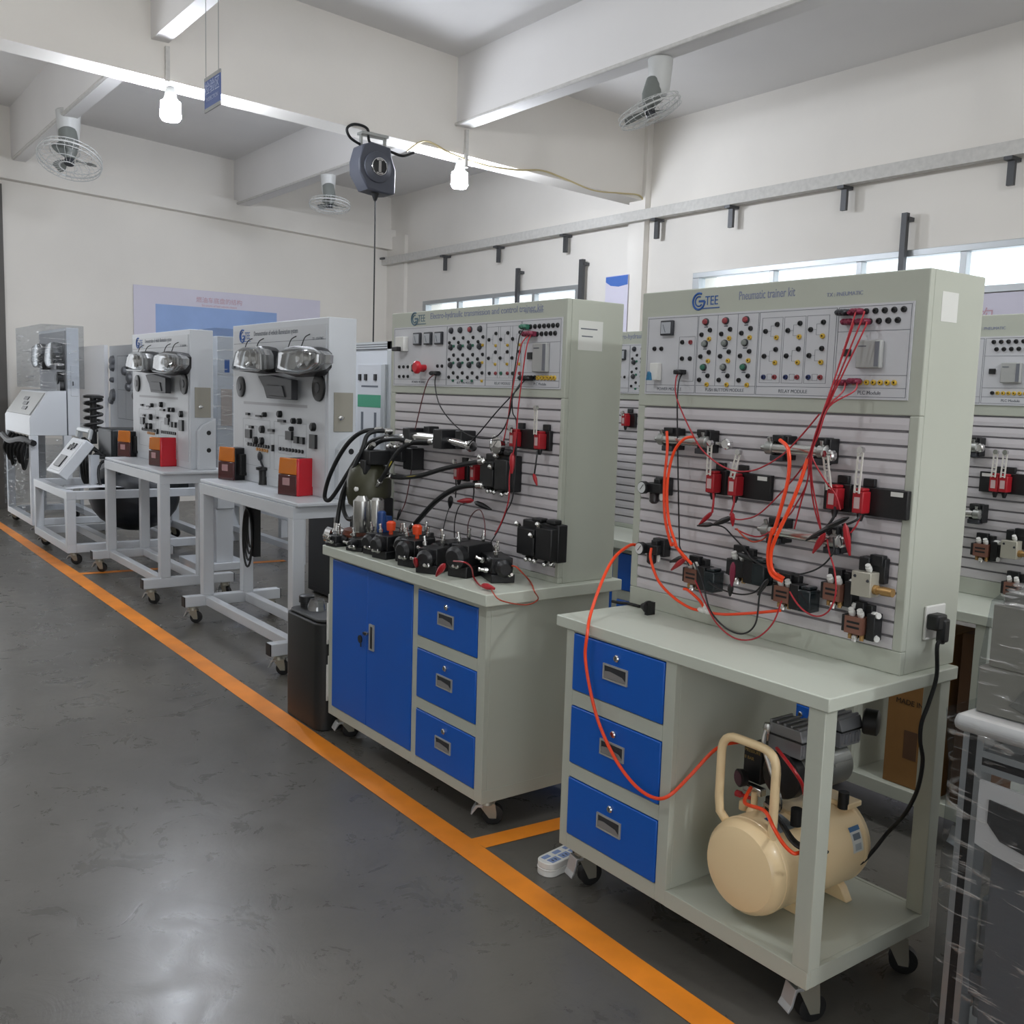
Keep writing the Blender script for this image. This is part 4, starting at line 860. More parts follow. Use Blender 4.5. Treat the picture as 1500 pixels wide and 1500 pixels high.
hose('orange tube from the white tee up to the left bronze valve', [a(z6b(545, 395), .035), a(z6b(525, 360), .05), a(z6b(475, 315), .06), a(z6b(455, 308), .06)])
hose('orange tube lying straight from the white tee to the middle bronze valve', [a(z6b(560, 412), .035), a(z6b(640, 420), .05), a(z6b(760, 414), .06), a(z6b(880, 403), .06)])
t = MB(); fitting(t, (0, 0, 0), (1, 0, 0), 1.3); fitting(t, (0, 0, 0), (-1, 0, 0), 1.3); fitting(t, (0, 0, 0), (0, 0, 1), 1.3)
tag(t.build('hose_tee', WHITE, loc=a(z6b(548, 405), .035)), 'white tee fitting joining three orange tubes low on the nearest panel', 'fitting')
# long feed hose: lower gauge, over the bench edge, past the drawers to the compressor
zc8 = zm(780, 900, 3.4886); zcp = zm(1020, 1020, 4.411)
pts = [a(z6b(244, 115), .035), a(z6b(215, 118), .06), a(z6b(150, 170), .14), a(z6b(95, 275), .22), a(z6b(45, 420), .29)]
pts += [FA.Y(*zc8(280, 100), -.018), FA.Y(*zc8(270, 220), -.02), FA.Y(*zc8(298, 400), -.02), FA.Y(*zc8(345, 570), -.02), FA.Y(*zc8(430, 750), -.022), FA.Y(*zc8(530, 880), -.024), FA.Y(*zc8(625, 938), -.022), FA.Y(*zc8(700, 925), -.006),
        FA.Y(*zc8(800, 830), .05), FA.Y(*zc8(935, 690), .12), FA.Y(*zc8(1040, 655), .19), FA.Y(1112, 1090, .26), FA.Y(1160, 1120, .3)]
hose('long orange hose from the lower gauge, past the blue drawers to the compressor', pts, .0048)

# mains cable and plug in the end socket
p = FA.X(1366, 910, A['hx1']+.01)
t = thing('power_cable', 'black power cable plugged into the white socket on the end of the nearest bench', 'cable', p)
MB().box(-.002, .03, -.026, .018, -.018, .022).box(.012, .034, -.004, .026, -.05, .01).build('plug', BLACK, t, bevel=.006)
zk = zm(1270, 1000, 7.5)
xs = A['hx1']+.035
cp = [p+Vector((.024, .014, -.05)), W.X(1373, 945, xs), W.X(1372, 990, xs+.0), W.X(*zk(680, 220), xs), W.X(*zk(600, 440), xs), W.X(*zk(585, 640), xs), W.X(*zk(612, 850), xs), W.X(*zk(570, 1120), xs-.01), W.X(*zk(490, 1320), xs-.03), W.X(1322, 1197, xs-.06),
      W.X(1300, 1220, .86), W.X(1280, 1245, .84), W.X(1262, 1263, .83), W.X(1240, 1270, .82), W.X(1220, 1258, .82), W.X(1203, 1242, .82), W.X(1170, 1236, .81), W.X(1150, 1212, .80), W.X(1138, 1195, .78)]
MB().tube([c-p for c in cp], .0052, 8).build('cord', BLK2, t)
# loose plug on the bench top
p = FA.Z(*z6b(290, 388), .826+.02)
t = thing('loose_plug', 'black mains plug lying on the nearest bench top at the foot of the panel', 'plug', p)
MB().lathe((-.02, 0, 0), (1, -.2, .1), [(0, .006), (.01, .011), (.028, .013), (.034, .02), (.042, .02)], 14).box(.01, .022, -.016, .016, -.02, .018).build('plug_body', BLACK, t)
MB().tube([FA.Z(*q, .832)-p for q in (z6b(262, 385), z6b(235, 378), z6b(205, 371), z6b(175, 369), z6b(140, 362))], .005, 8).build('cord', BLK2, t)

# ------------------------------------------------------------------ compressor on the open shelf
zs = A['bz']
TX, TY, TZ, TR, TL = .716, .019, .3138, .1214, .428
t = thing('air_compressor', 'beige air compressor with a round tank and bent tube handle on the open shelf', 'compressor', (TX, TY+TL/2, zs))
def LC(x, y, z): return Vector((x-TX, y-TY-TL/2, z-zs))
MB().lathe(LC(TX, TY, TZ), (0, 1, 0), [(0, TR*.3), (.003, TR*.62), (.012, TR*.86), (.03, TR*.975), (.046, TR*.995), (.048, TR*1.012), (.058, TR*1.012), (.06, TR), (TL-.06, TR), (TL-.058, TR*1.012), (TL-.048, TR*1.012), (TL-.046, TR), (TL-.03, TR*.97), (TL-.012, TR*.85), (TL, TR*.4)], 44).build('tank', BEIGE, t)
def arc(p, c, q, n=5): return [p*(1-k/n)**2+c*2*(k/n)*(1-k/n)+q*(k/n)**2 for k in range(n+1)]
hx0, hx1, hy_, ht = .607, .782, .07, .628
pl = [LC(hx0+.03, hy_+.012, .385), LC(hx0+.005, hy_, .42), LC(hx0, hy_, .46)]+arc(LC(hx0, hy_, ht-.05), LC(hx0, hy_, ht), LC(hx0+.05, hy_, ht), 6)+arc(LC(hx1-.05, hy_+.0, ht), LC(hx1, hy_, ht), LC(hx1, hy_, ht-.05), 6)+[LC(hx1, hy_, .45), LC(hx1, hy_, .41)]
MB().tube(pl, .0115, 12, 0, 1, False).build('handle', BEIGE, t)
for y in (.21, .375):
    b = MB().prism([(-.075, -.112), (-.06, -.1), (.06, -.1), (.075, -.112), (.095, -.146), (-.095, -.146)], 1, y-.014, y+.014)
    b.v = [tuple(Vector(q)+LC(TX, 0, TZ)*1) if 0 else (q[0], q[1]-TY-TL/2, q[2]+TZ-zs) for q in b.v]
    b.build('foot', BEIGE, t, bevel=.003)
    b = MB().box(-.05, .05, y-.03, y+.03, .113, .128); b.v = [(q[0]+.04, q[1]-TY-TL/2, q[2]+TZ-zs) for q in b.v]; b.build('saddle', BEIGE, t, bevel=.003)
mx, mz = .752, .548
MB().lathe(LC(mx, .125, mz), (0, 1, 0), [(0, .05), (.004, .058), (.03, .06), (.032, .052)], 28).build('fan_cover', BLACK, t)
b = MB().lathe(LC(mx, .155, mz), (0, 1, 0), [(0, .052), (.01, .055), (.1, .055), (.11, .06), (.19, .06), (.205, .045), (.21, .03)], 28)
for k in range(9): b.cbox(LC(mx, .30, mz)+Vector((.061*math.cos(.3+k*.3), 0, .061*math.sin(.3+k*.3))), (.006, .07, .008), 0, Matrix.Rotation(-(.3+k*.3), 3, 'Y'))
b.build('motor', ZINC, t)
for y in (.135, .295):
    b = MB().box(-.05, .05, 0, .085, .055, .095, 0)
    for k in range(6): b.box(-.054, .054, .004+k*.014, .012+k*.014, .062, .09, 0)
    b.box(-.056, .056, -.004, .09, .095, .1, 1).prism([(-.056, .1), (.056, .1), (.045, .128), (-.045, .128)], 1, -.003, .088, 0)
    for k in range(5): b.box(-.05+k*.021, -.042+k*.021, .0, .085, .12, .134, 0)
    b.v = [tuple(Vector(q)+LC(mx, y, mz)) for q in b.v]
    b.build('pump_head', [mat('cast_grey', '#94969a', .38, .5), BLACK], t, smooth=0, bevel=.002)
MB().lathe(LC(mx+.05, .39, mz+.112), (1, .5, 0), [(0, .03), (.004, .034), (.035, .034), (.04, .025)], 18).build('air_filter', BLACK, t)
for x, y in ((.71, .15), (.79, .15), (.71, .345), (.79, .345)):
    o = MB().cyl(LC(x, y, .428), LC(x, y, .472), .014, n=14).build('rubber_foot', BLK2, t)
b = MB().box(.605, .665, .16, .24, .485, .582); b.v = [tuple(LC(*q)) for q in b.v]; sw = b.build('pressure_switch', BLACK, t, bevel=.004)
for i, tx in enumerate(('PRESSURE', '8 BAR')): text(tx, .012, mat('gold_ink', '#8d7440', .5), sw, LC(.609, .1595, .565-.02*i))
g = MB().lathe(LC(.628, .14, .50), (-.35, -1, 0), [(0, .022), (.016, .024), (.018, .02)], 20).build('gauge', BLACK, t)
MB().lathe(LC(.628, .14, .50)+Vector((-.0063, -.018, 0)), (-.35, -1, 0), [(0, .019), (.0006, .019)], 20).build('dial', mat('dial_plum', '#4d2236', .3), g)
b = MB().box(-.03, .03, -.012, .012, -.01, .01); b.v = [tuple(Vector(q)+LC(.655, .15, .475)) for q in b.v]; b.build('manifold', STEEL, t, bevel=.003)
MB().lathe(LC(.605, .135, .452), (1, .1, 0), [(0, .004), (.004, .009), (.018, .009), (.022, .005), (.05, .005)], 10).build('drain_valve', RED, t)
MB().cyl(LC(.665, .14, .42), LC(.665, .14, .475), .009, n=12).lathe(LC(.665, .14, .418), (0, 0, 1), [(0, .02), (.01, .016), (.016, .01)], 14).lathe(LC(.625, .15, .41), (0, 0, 1), [(0, .014), (.02, .014), (.028, .008)], 12).build('riser', BEIGE, t)
MB().tube([LC(.70, .128, .66), LC(.705, .112, .62), LC(.735, .11, .56), LC(.765, .112, .50), LC(.755, .12, .46), LC(.70, .14, .455)], .006, 8).lathe(LC(.70, .13, .67), (0, 0, -1), [(0, .009), (.012, .012), (.03, .008), (.045, .007)], 10).build('discharge_pipe', STEEL, t)
def patch(a0, a1, y0, y1, m, name, rr=TR+.0008, par=None):
    n = 8; A_ = [a0+(a1-a0)*k/n for k in range(n+1)]
    vs = [tuple(LC(TX+rr*math.cos(w), y, TZ+rr*math.sin(w))) for y in (y0, y1) for w in A_]
    return MB().add(vs, [(k, k+1, n+2+k, n+1+k) for k in range(n)]).build(name, m, par or t)
lb = patch(.08, .62, .335, .378, TAPE, 'rating_label'); patch(.52, .62, .335, .378, mat('label_blue', '#3f6d9b', .5), 'label_band', TR+.0014, lb); patch(.34, .47, .342, .372, mat('label_slate', '#6f7a86', .5), 'label_picture', TR+.0014, lb); patch(.12, .26, .344, .37, mat('label_pale', '#a9b0b3', .5), 'label_lines', TR+.0014, lb)
lb = patch(1.0, 1.45, .10, .16, mat('tank_plate', '#8c97a0', .3, .5), 'tank_plate'); patch(1.3, 1.45, .10, .13, mat('plate_blue', '#2c4a86', .4), 'plate_band', TR+.0014, lb)
# its own hoses
hose('short orange hose from the compressor manifold down the tank front', [LC(.66, .13, .485)+t.location, Vector((.70, .06, .475)), FA.Y(*zcp(440, 740), .03), FA.Y(*zcp(500, 850), .0), FA.Y(*zcp(560, 950), -.0), FA.Y(*zcp(620, 1010), .005), FA.Y(*zcp(660, 1012), .02), FA.Y(*zcp(720, 985), .05)], .0048)
tag(MB().tube([FA.Y(*zcp(q0, q1), y) for q0, q1, y in ((520, 335, .12), (570, 400, .085), (630, 480, .075), (680, 560, .09), (700, 640, .12))], .0045, 8).build('air_hose', mat('red_hose', '#b8222a', .35)), 'short red hose across the black fan cover of the compressor', 'hose')
tag(MB().tube([FA.Y(*zcp(q0, q1), y) for q0, q1, y in ((540, 810, .12), (570, 865, .06), (610, 930, .03), (665, 978, .02), (740, 990, .03), (815, 990, .06), (850, 1010, .07))], .0045, 8).build('motor_cord', BLK2), 'black motor cord curving round the beige tank behind the post', 'cable')

# ------------------------------------------------------------------ floor things
p = Vector((-.005, .045, 0))
t = thing('power_strip', 'white power strip with blue-grey outlet tops on the floor under the nearest drawers', 'power strip', p, .0)
q0, q1 = W.Z(797, 1278, .0), W.Z(838, 1258, 0)
ang = math.atan2(q1.y-q0.y, q1.x-q0.x); t.location = (q0.x+.01, q0.y, 0); t.rotation_euler = (0, 0, ang)
def rrect(x0, x1, y0, y1, r, n=5):
    o = []
    for cx, cy, s in ((x1-r, y0+r, -90), (x1-r, y1-r, 0), (x0+r, y1-r, 90), (x0+r, y0+r, 180)):
        o += [(cx+r*math.cos(R_(s+90*k/n)), cy+r*math.sin(R_(s+90*k/n))) for k in range(n+1)]
    return o
MB().prism(rrect(-.02, .27, -.035, .035, .03), 2, 0, .02).prism(rrect(-.022, .272, -.037, .037, .032), 2, .02, .024).prism(rrect(-.02, .27, -.035, .035, .03), 2, .024, .044).build('strip_body', WHITE, t, bevel=.002)
b = MB()
for k in range(5):
    b.box(.0+k*.05, .04+k*.05, -.026, -.001, .044, .0452, 0); b.box(.0+k*.05, .03+k*.05, .008, .024, .044, .0452, 0)
    b.box(.01+k*.05, .014+k*.05, -.02, -.01, .0452, .0456, 1).box(.024+k*.05, .028+k*.05, -.02, -.01, .0452, .0456, 1)
b.build('outlets', [mat('outlet_blue_grey', '#7f93bd', .4), BLACK], t, smooth=0)
t = thing('waste_canister', 'black plastic canister with a dark cap on the floor beside the blue-door bench', 'canister', (-1.90, -.04, 0))
MB().prism(rrect(0, .36, 0, .24, .05), 2, 0, .475).prism(rrect(.01, .35, .01, .23, .05), 2, .475, .49).build('canister_body', DGREY, t, bevel=.006)
MB().lathe((.045, .09, .488), (0, 0, 1), [(0, .03), (.02, .03), (.022, .036), (.05, .036), (.055, .028)], 18).build('cap', BLACK, t)
MB().lathe((.13, .1, .488), (0, 0, 1), [(0, .045), (.03, .04), (.05, .03), (.055, .01)], 18).build('clear_cup', LENS, t)
# cartons on the shelf of the back row bench
sz = zs
t = thing('carton', 'upright brown carton with printed black lines on the back row shelf, left one', 'carton', (.345, 1.235, sz)); 
x0 = FC.Y(1281, 1152, .06).x
MB().box(0, .205, 0, .2, 0, .56).build('carton_body', CARD, t, bevel=.002, smooth=0)
for k, (tx, s_) in enumerate((('ITEM NO:', .03), ('QTY:', .026), ('G.W.:', .026), ('MEAS:', .026), ('MADE IN CHINA', .026))): text(tx, s_, CINK, t, (.03, -.001, .49-.045*k-(.02 if k == 4 else 0)))
MB().box(.07, .12, -.0008, 0, .1, .2).build('print_patch', CARDD, t, smooth=0)
t = thing('carton', 'dark brown tall carton on the back row shelf, right one beside the bench post', 'carton', (.588, 1.245, sz))
MB().box(0, .075, 0, .26, 0, .58).build('carton_body', CARDD, t, bevel=.002, smooth=0)
# wrapped machine at the right edge
M0 = (1.19, .165)
t = thing('wrapped_workstation', 'aluminium-framed workstation wrapped in clear stretch film at the right edge', 'workstation', (M0[0], M0[1], 0))
Lw, Dw, Hw = .95, .5, .79
b = MB()
def prof(b, x0, x1, y0, y1, z0, z1):
    b.box(x0, x1, y0, y1, z0, z1, 0)
    if z1-z0 > .2: b.box(x0+.014, x1-.014, y0-.0006, y0, z0, z1, 1); b.box(x0-.0006, x0, y0+.014, y1-.014, z0, z1, 1)
    elif x1-x0 > .2: b.box(x0, x1, y0-.0006, y0, z0+.014, z1-.014, 1)
    else: b.box(x0-.0006, x0, y0, y1, z0+.014, z1-.014, 1)
P_ = .045
for x in (0, Lw-P_):
    for y in (0, Dw-P_): prof(b, x, x+P_, y, y+P_, .06, Hw)
for z in (.06, Hw-.075):
    for y in (0, Dw-P_): prof(b, P_, Lw-P_, y, y+P_, z, z+P_)
    for x in (0, Lw-P_): prof(b, x, x+P_, P_, Dw-P_, z, z+P_)
b.build('profile_frame', [ALU, BLACK], t, smooth=0, bevel=.001)
MB().box(-.02, Lw+.02, -.02, Dw+.02, Hw, Hw+.04).build('table_edge', mat('padded_edge', '#cdccca', .35), t, bevel=.018)
MB().box(.03, Lw, .03, Dw, .2, .25).box(P_+.03, Lw-P_, .02, .04, .12, .62).build('inner_panel', mat('inner_grey', '#67696c', .5), t, smooth=0)
MB().prism([(.05, .56), (.09, .55), (.45, .50), (.9, .50), (.9, .68), (.05, .70)], 1, -.012, -.004).build('foam_sheet', mat('foam_white', '#d0cfcd', .6), t, smooth=0)
MB().prism([(.075, .615), (.105, .585), (.16, .575), (.5, .56), (.5, .64), (.075, .665)], 1, -.016, -.012).build('dark_window', mat('dark_mesh', '#3b3c3d', .5, var=.2, scale=40), t, smooth=0)
for z in (.14, .3): MB().box(P_, Lw-P_, .05, Dw-.05, z, z+.12).build('stored_unit', mat('stored_grey', '#8b8f92', .5), t, bevel=.006)
MB().prism([(-.028, 0), (Lw+.028, 0), (Lw+.028, 1), (-.028, 1)], 2, .05, .06)
f = MB(); f.rings([[(-.028+dx, -.03+dy, z) if 0 else (x, y, z) for x, y in rrect(-.03-s, Lw+.03+s, -.03-s, Dw+.03+s, .03)] for z, s in ((.06, -.008), (.3, -.006), (.55, -.004), (.72, -.004), (.77, .002), (.835, .006))], 0, False, False)
f.build('wrap_film', FILM, t)
t2 = thing('wrapped_box', 'grey box wrapped in stretch film standing on the workstation at the right edge', 'box', (M0[0]+.006, M0[1]+.03, Hw+.042))
MB().box(0, .6, 0, .35, 0, .1, 0).box(.014, .6, .01, .35, .1, .235, 0).box(.03, .6, .02, .33, .235, .262, 1).prism([(.07, .03), (.1, .02), (.22, .02), (.24, .06), (.2, .1), (.12, .1)], 1, -.004, 0, 1).build('box_body', [mat('taupe_box', '#8f8c82', .5), mat('slate_box', '#77766f', .5)], t2, bevel=.004)
f = MB(); f.rings([[(x, y, z) for x, y in rrect(-.006+s, .62, -.008+s, .37, .02)] for z, s in ((0, 0), (.11, 0), (.24, .01), (.28, .04))], 0, False, True); f.build('wrap_film', FILM, t2)
for k in range(2): MB().box(0, 0, 0, 0, 0, 0)
# ------------------------------------------------------------------ hydraulic parts of the blue-door bench
ybp = YB+.002
wq = zm(470, 600, 3.947); wv = zm(600, 690, 6.818); wm = zm(470, 620, 7.5)
def bb(q, dy): return FB.M @ FB.Y(q[0], q[1], YB-dy)
def hlead(label, pts, m, r=.0024, ends=()): return lead(label, pts, m, 'test_lead', r, ends)
# control plugs
for q, m, n_, l in ((zb1(340, 488), BLACK, 3, 'black stacked plugs in the power section of the hydraulic bench'), (zb1(888, 205), GRN, 2, 'dark green stacked plug in the top socket row of the hydraulic bench'), (zb1(915, 248), REDP, 4, 'maroon stacked plugs in the second socket row of the hydraulic bench'), (zb1(895, 517), BLACK, 4, 'black stacked plugs beside the yellow socket row of the hydraulic bench')):
    p = bb(q, .0045); o = MB()
    for k in range(n_): o.lathe(((k-(n_-1)/2)*.014, 0, 0), (0, -1, 0), [(0, .0065), (.004, .0095), (.024, .0095), (.032, .005)], 10)
    o.box(-n_*.008, n_*.008, -.02, -.006, -.008, .008); tag(o.build('stacked_plug', m, loc=p), l, 'plug')
hlead('dark red wire hanging from the power section of the hydraulic bench to its hose ends', [bb(zb1(318, 495), .03), bb(zb1(280, 530), .05), bb(zb1(245, 640), .06), bb(zb1(200, 830), .07)], mat('dark_red_wire', '#5a2a2e', .45))
hlead('black wire swinging in a wide loop across the hydraulic bench to the gauge', [bb(zb1(328, 500), .03), bb(zb1(322, 560), .05), bb(zb1(350, 680), .06), bb(zb1(430, 790), .07), bb(zb1(530, 865), .075), bb(zb1(660, 885), .08), bb(zb1(730, 840), .08), bb(zb1(775, 740), .08), bb(zb1(800, 620), .08), bb(zb1(850, 540), .05)], BLKW)
hlead('black wire slanting down from the lower plugs to the hose couplings', [bb(zb1(870, 525), .03), bb(zb1(820, 590), .06), bb(zb1(700, 720), .075), bb(zb1(600, 840), .085), bb(zb1(520, 930), .09)], BLKW)
hlead('green-black wire dropping from the top plugs past the controller', [bb(zb1(870, 212), .03), bb(zb1(838, 260), .05), bb(zb1(815, 420), .06), bb(zb1(795, 560), .07), bb(zb1(795, 720), .075), bb(zb1(820, 810), .075), bb(wv(1040, 200), .08), bb(wv(960, 420), .085), bb(wv(880, 600), .1), bb(wv(800, 730), .15)], BLKW)
hlead('red wire dropping from the maroon plugs beside the controller', [bb(zb1(890, 255), .03), bb(zb1(850, 310), .05), bb(zb1(820, 450), .065), bb(zb1(785, 640), .075), bb(zb1(765, 780), .08), bb(zb1(740, 900), .085)], REDW)
hlead('second red wire dropping from the maroon plugs, passing the black plugs', [bb(zb1(905, 255), .03), bb(zb1(880, 330), .05), bb(zb1(855, 500), .065), bb(zb1(830, 700), .075), bb(zb1(815, 880), .08), bb(wv(1000, 30), .085), bb(wv(990, 280), .085), bb(wv(930, 480), .09), bb(wv(850, 640), .11)], REDW)
hlead('thin red wire at the left of the hydraulic slatted panel', [bb(wq(525, 335), .03), bb(wq(512, 420), .03), bb(wq(490, 530), .04), bb(wq(465, 590), .06)], mat('dark_red_wire', '#5a2a2e', .45), ends=[('clip', bb(wq(440, 640), .08), bb(wq(462, 575), .07), BLACK)])
# switches, gauge, valves on the panel
limit_switch(FB, ybp, wq(1108, 165), 'red limit switch left of a black block, upper right of the hydraulic panel', 0, 1, .07, .012, group='red limit switches of the hydraulic bench')
limit_switch(FB, ybp, wq(1252, 178), 'red limit switch with an upright lever at the right edge of the hydraulic panel', 0, -1, .02, .085, group='red limit switches of the hydraulic bench')
limit_switch(FB, ybp, wq(785, 360), 'red limit switch under the lower hose, the left one of two', 0, -1, .015, .015, group='red limit switches of the hydraulic bench')
limit_switch(FB, ybp, wq(880, 362), 'red limit switch under the lower hose, touching the black valve block', 0, 1, .05, .015, group='red limit switches of the hydraulic bench')
hlead('black-red lead pair with clips hanging from the switch at the right edge', [bb(wq(1252, 240), .05), bb(wq(1245, 300), .06), bb(wq(1235, 370), .065)], BLKW, .003, [('clip', bb(wq(1250, 440), .06), bb(wq(1230, 370), .066), RED)])
for i, (qs, l) in enumerate(((((780, 405), (782, 460), (778, 510)), 'short black lead below the left one of the two lower switches'), (((880, 415), (885, 470), (880, 520)), 'short lead below the right one of the two lower switches'))):
    hlead(l, [bb(wq(*q), .05+.006*k) for k, q in enumerate(qs)], BLKW, .0026)
def bcl(label, p0, p1, m, w=.011):
    A0, A1 = bb(*p0), bb(*p1); o = MB(); clip(o, (0, 0, 0), A1-A0, w=w); tag(o.build('crocodile_clip', m, loc=A0), label, 'clip')
bcl('red clip lying across under the two lower switches', (wq(790, 530), .06), (wq(880, 525), .065), RED)
bcl('black clip pointing right below the black valve block', (wq(985, 578), .05), (wq(890, 535), .065), BLACK)
bcl('black clip hanging below the hose, left of the red clip', (wq(745, 570), .06), (wq(752, 500), .065), BLACK)
bcl('red clip on the vertical wires left of the right-edge switch', (wq(1105, 370), .08), (wq(1108, 250), .08), RED)
for l, qs in (('black wire from the clip down to the valve blocks, leftmost of the three loops', ((745, 560), (725, 620), (700, 720))), ('black wire arch rising from the valve blocks to the red clip', ((772, 740), (775, 640), (800, 560), (840, 540))), ('black wire hoop over the valve blocks', ((850, 760), (852, 660), (880, 600), (920, 580), (945, 640), (950, 730)))):
    hlead(l, [bb(wq(*q), .06+.02*k) for k, q in enumerate(qs)], mat('dark_red_wire', '#5a2a2e', .45) if 'hoop' in l else BLKW, .002)
t = comp('pressure_gauge', 'round silver pressure gauge on the hydraulic panel left of the red switches', 'gauge', FB, ybp, wq(1008, 205), dep=.06)
g = MB().lathe((0, -.04, 0), (0, -1, 0), [(-.04, .012), (0, .012), (.001, .036), (.02, .036), (.024, .03)], 28).build('gauge_case', CHROME, t)
MB().lathe((0, -.0625, 0), (0, -1, 0), [(0, .031), (.0006, .031)], 28).build('dial', mat('gauge_dial_grey', '#a8b0b2', .3), g); MB().cbox((.004, -.0642, .004), (.0015, .001, .035), 0, Matrix.Rotation(.8, 3, 'Y')).build('needle', BLACK, g, smooth=0)
MB().lathe((0, -.05, -.034), (0, 0, -1), [(0, .006), (.02, .008), (.03, .006)], 10).build('stem', BRASS, g)
def block_valve(F, loc, label, L=.12, h=.075, group=None, knob=None, tall=None, rot=0, dep=.07, fits=3):
    """black hydraulic valve block with bright quick couplings"""
    t = thing('hydraulic_valve', label, 'valve', loc, rot, group, F)
    MB().box(-L/2, L/2, -dep/2, dep/2, 0, h*.35).box(-L*.42, L*.42, -dep*.45, dep*.45, h*.35, h).lathe((-L*.58, 0, h*.62), (1, 0, 0), [(0, h*.24), (.01, h*.34), (L*.2, h*.34)], 16).lathe((L*.40, 0, h*.62), (1, 0, 0), [(0, h*.36), (L*.2, h*.36), (L*.2+.01, h*.26), (L*.2+.014, h*.26)], 16).build('valve_block', BLACK, t, bevel=.003)
    cp_ = lambda p, d, k=1.: MB().lathe(p, d, [(0, .006*k), (.008, .0075*k), (.01, .0095*k), (.022, .0095*k), (.024, .006*k), (.036, .005*k), (.038, .007*k), (.044, .006*k)], 10).build('quick_coupling', STEEL, t)
    for x, y, z, d in ((L*.3, -dep*.2, h, (.1, -.1, 1)), (-L*.28, dep*.15, h, (0, .1, 1)), (-L*.05, -dep*.43, h*.7, (0, -1, .5)), (L*.28, -dep*.43, h*.45, (0, -1, .15)), (L*.52, dep*.2, h*.35, (1, 0, .2)))[:fits+2]: cp_((x, y, z), d, .8+.3*random.random())
    if tall: MB().lathe((L*.1, dep*.05, h), (0, 0, 1), [(0, .018), (tall, .018), (tall+.006, .012)], 14).box(-.03, L*.1-.012, -.02, .02, h, h+tall*.8).build('pilot_tower', DBLUE, t, bevel=.002)
    if knob: MB().lathe((0, -.006, h), (0, 0, 1), [(0, .008), (.015, .008), (.016, .017), (.045, .019), (.052, .012)], 18).build('adjusting_knob', knob, t); MB().lathe((0, -.03, h-.004), (0, -.2, -1), [(0, .004), (.05, .004)], 8).build('label_strip', ORKN, t)
    return t
zT = Bd['zt']
vs = [((.05, .05), .07, .045, None, None, 'small black valve at the left front corner of the hydraulic bench top', 10), ((.19, .09), .12, .05, None, None, 'low black hydraulic valve in front of the pump unit', -70), ((.295, .12), .14, .085, None, .08, 'black hydraulic valve with a blue tower', -75),
      ((.40, .10), .13, .09, ORKN, None, 'black hydraulic valve with an orange knob, the one nearer the blue tower', -80), ((.50, .15), .15, .105, None, None, 'black hydraulic valve standing between the two orange-knob valves, set back', -70), ((.595, .10), .13, .1, ORKN, None, 'black hydraulic valve with an orange knob, the one nearer the bench end', -78), ((.69, .21), .17, .1, None, None, 'black hydraulic valve set back against the panel', -85),
      ((.735, .085), .13, .09, None, None, 'black hydraulic valve at the front edge right of the orange knobs', -60), ((.85, .17), .17, .115, None, None, 'big black hydraulic valve with silver couplings on top, near the bench end', -72), ((.96, .20), .17, .085, None, None, 'low black hydraulic valve at the right end close to the panel', -20)]
for (x, y), L, h, kn_, tw, l, ro in vs: block_valve(FB, (x, y, zT), l, L, h, 'hydraulic valves on the bench top', kn_, tw, R_(ro), .085)
MB_ = MB()
for y in (.05, .11):
    p = FB.M @ Vector((-.005, y, zT+.035)); o = MB().lathe((0, 0, 0), (-.6, -.6, .15), [(0, .012), (.008, .03), (.03, .032), (.036, .022)], 18)
    tag(o.build('coupling_cap', CHROME, loc=p), 'bright round coupling at the left end of the hydraulic bench top, %s' % ('front one' if y < .1 else 'rear one'), 'coupling')
# twin valve on the lower right of the panel and the block in the middle
def panel_block(q, w, h, label, dep=.07):
    t = comp('hydraulic_valve', label, 'valve', FB, ybp, q, dep=.06)
    MB().box(-w/2, w/2, -dep*.6, 0, -h/2, h/2).box(-w*.48, w*.0, -dep, -dep*.5, -h*.42, h*.3).box(w*.05, w*.48, -dep, -dep*.5, -h*.45, h*.4).box(-w*.2, w*.05, -dep*.7, -dep*.2, h/2, h*.6).box(w*.2, w*.42, -dep*.7, -dep*.2, h/2, h*.62).build('valve_block', BLACK, t, bevel=.004)
    f = MB()
    for x, z in ((-.42, .34), (-.02, .1), (.16, .42), (-.3, -.52), (-.18, -.5), (-.06, -.52), (.22, -.55), (.4, -.5)): MB().lathe((x*w, -dep*(.6 if z < -.45 else .95), z*h*(.92 if z < -.45 else 1)), (0, -.6, -.6 if z < 0 else .4), [(0, .006), (.008, .0085), (.018, .0085), (.022, .006)], 10).build('quick_coupling', STEEL, t)
    return t
panel_block(wv(1258, 700), .2, .13, 'black twin valve with silver couplings at the lower right of the hydraulic panel')
panel_block(wq(1005, 365), .17, .13, 'dark valve block in the middle of the hydraulic panel where two hoses end')
# hydraulic cylinder on the upper left of the panel
pA, pB = FB.Y(*wq(520, 155), YB-.07), FB.Y(*wq(690, 175), YB-.07); Lc = pB.x-pA.x
t = thing('hydraulic_cylinder', 'silver hydraulic cylinder with black clamps high on the hydraulic panel', 'cylinder', (pA.x, YB+.002, pA.z), 0, None, FB)
MB().cyl((0, -.07, 0), (Lc, -.07, 0), .02, n=20).build('barrel', STEEL, t)
for q in ((-.02, .03, -.1, 0, -.035, .035), (Lc-.01, Lc+.05, -.1, 0, -.035, .04), (Lc+.1, Lc+.14, -.07, 0, -.03, .04), (.06, .1, -.05, 0, -.03, .045)): MB().box(*q).build('clamp', BLACK, t, bevel=.003)
MB().cyl((Lc+.05, -.07, 0), (Lc+.2, -.07, -.012), .014, n=16).lathe((Lc+.19, -.07, -.012), (1, 0, -.1), [(0, .018), (.02, .022), (.035, .018)], 16).build('piston_rod', CHROME, t)
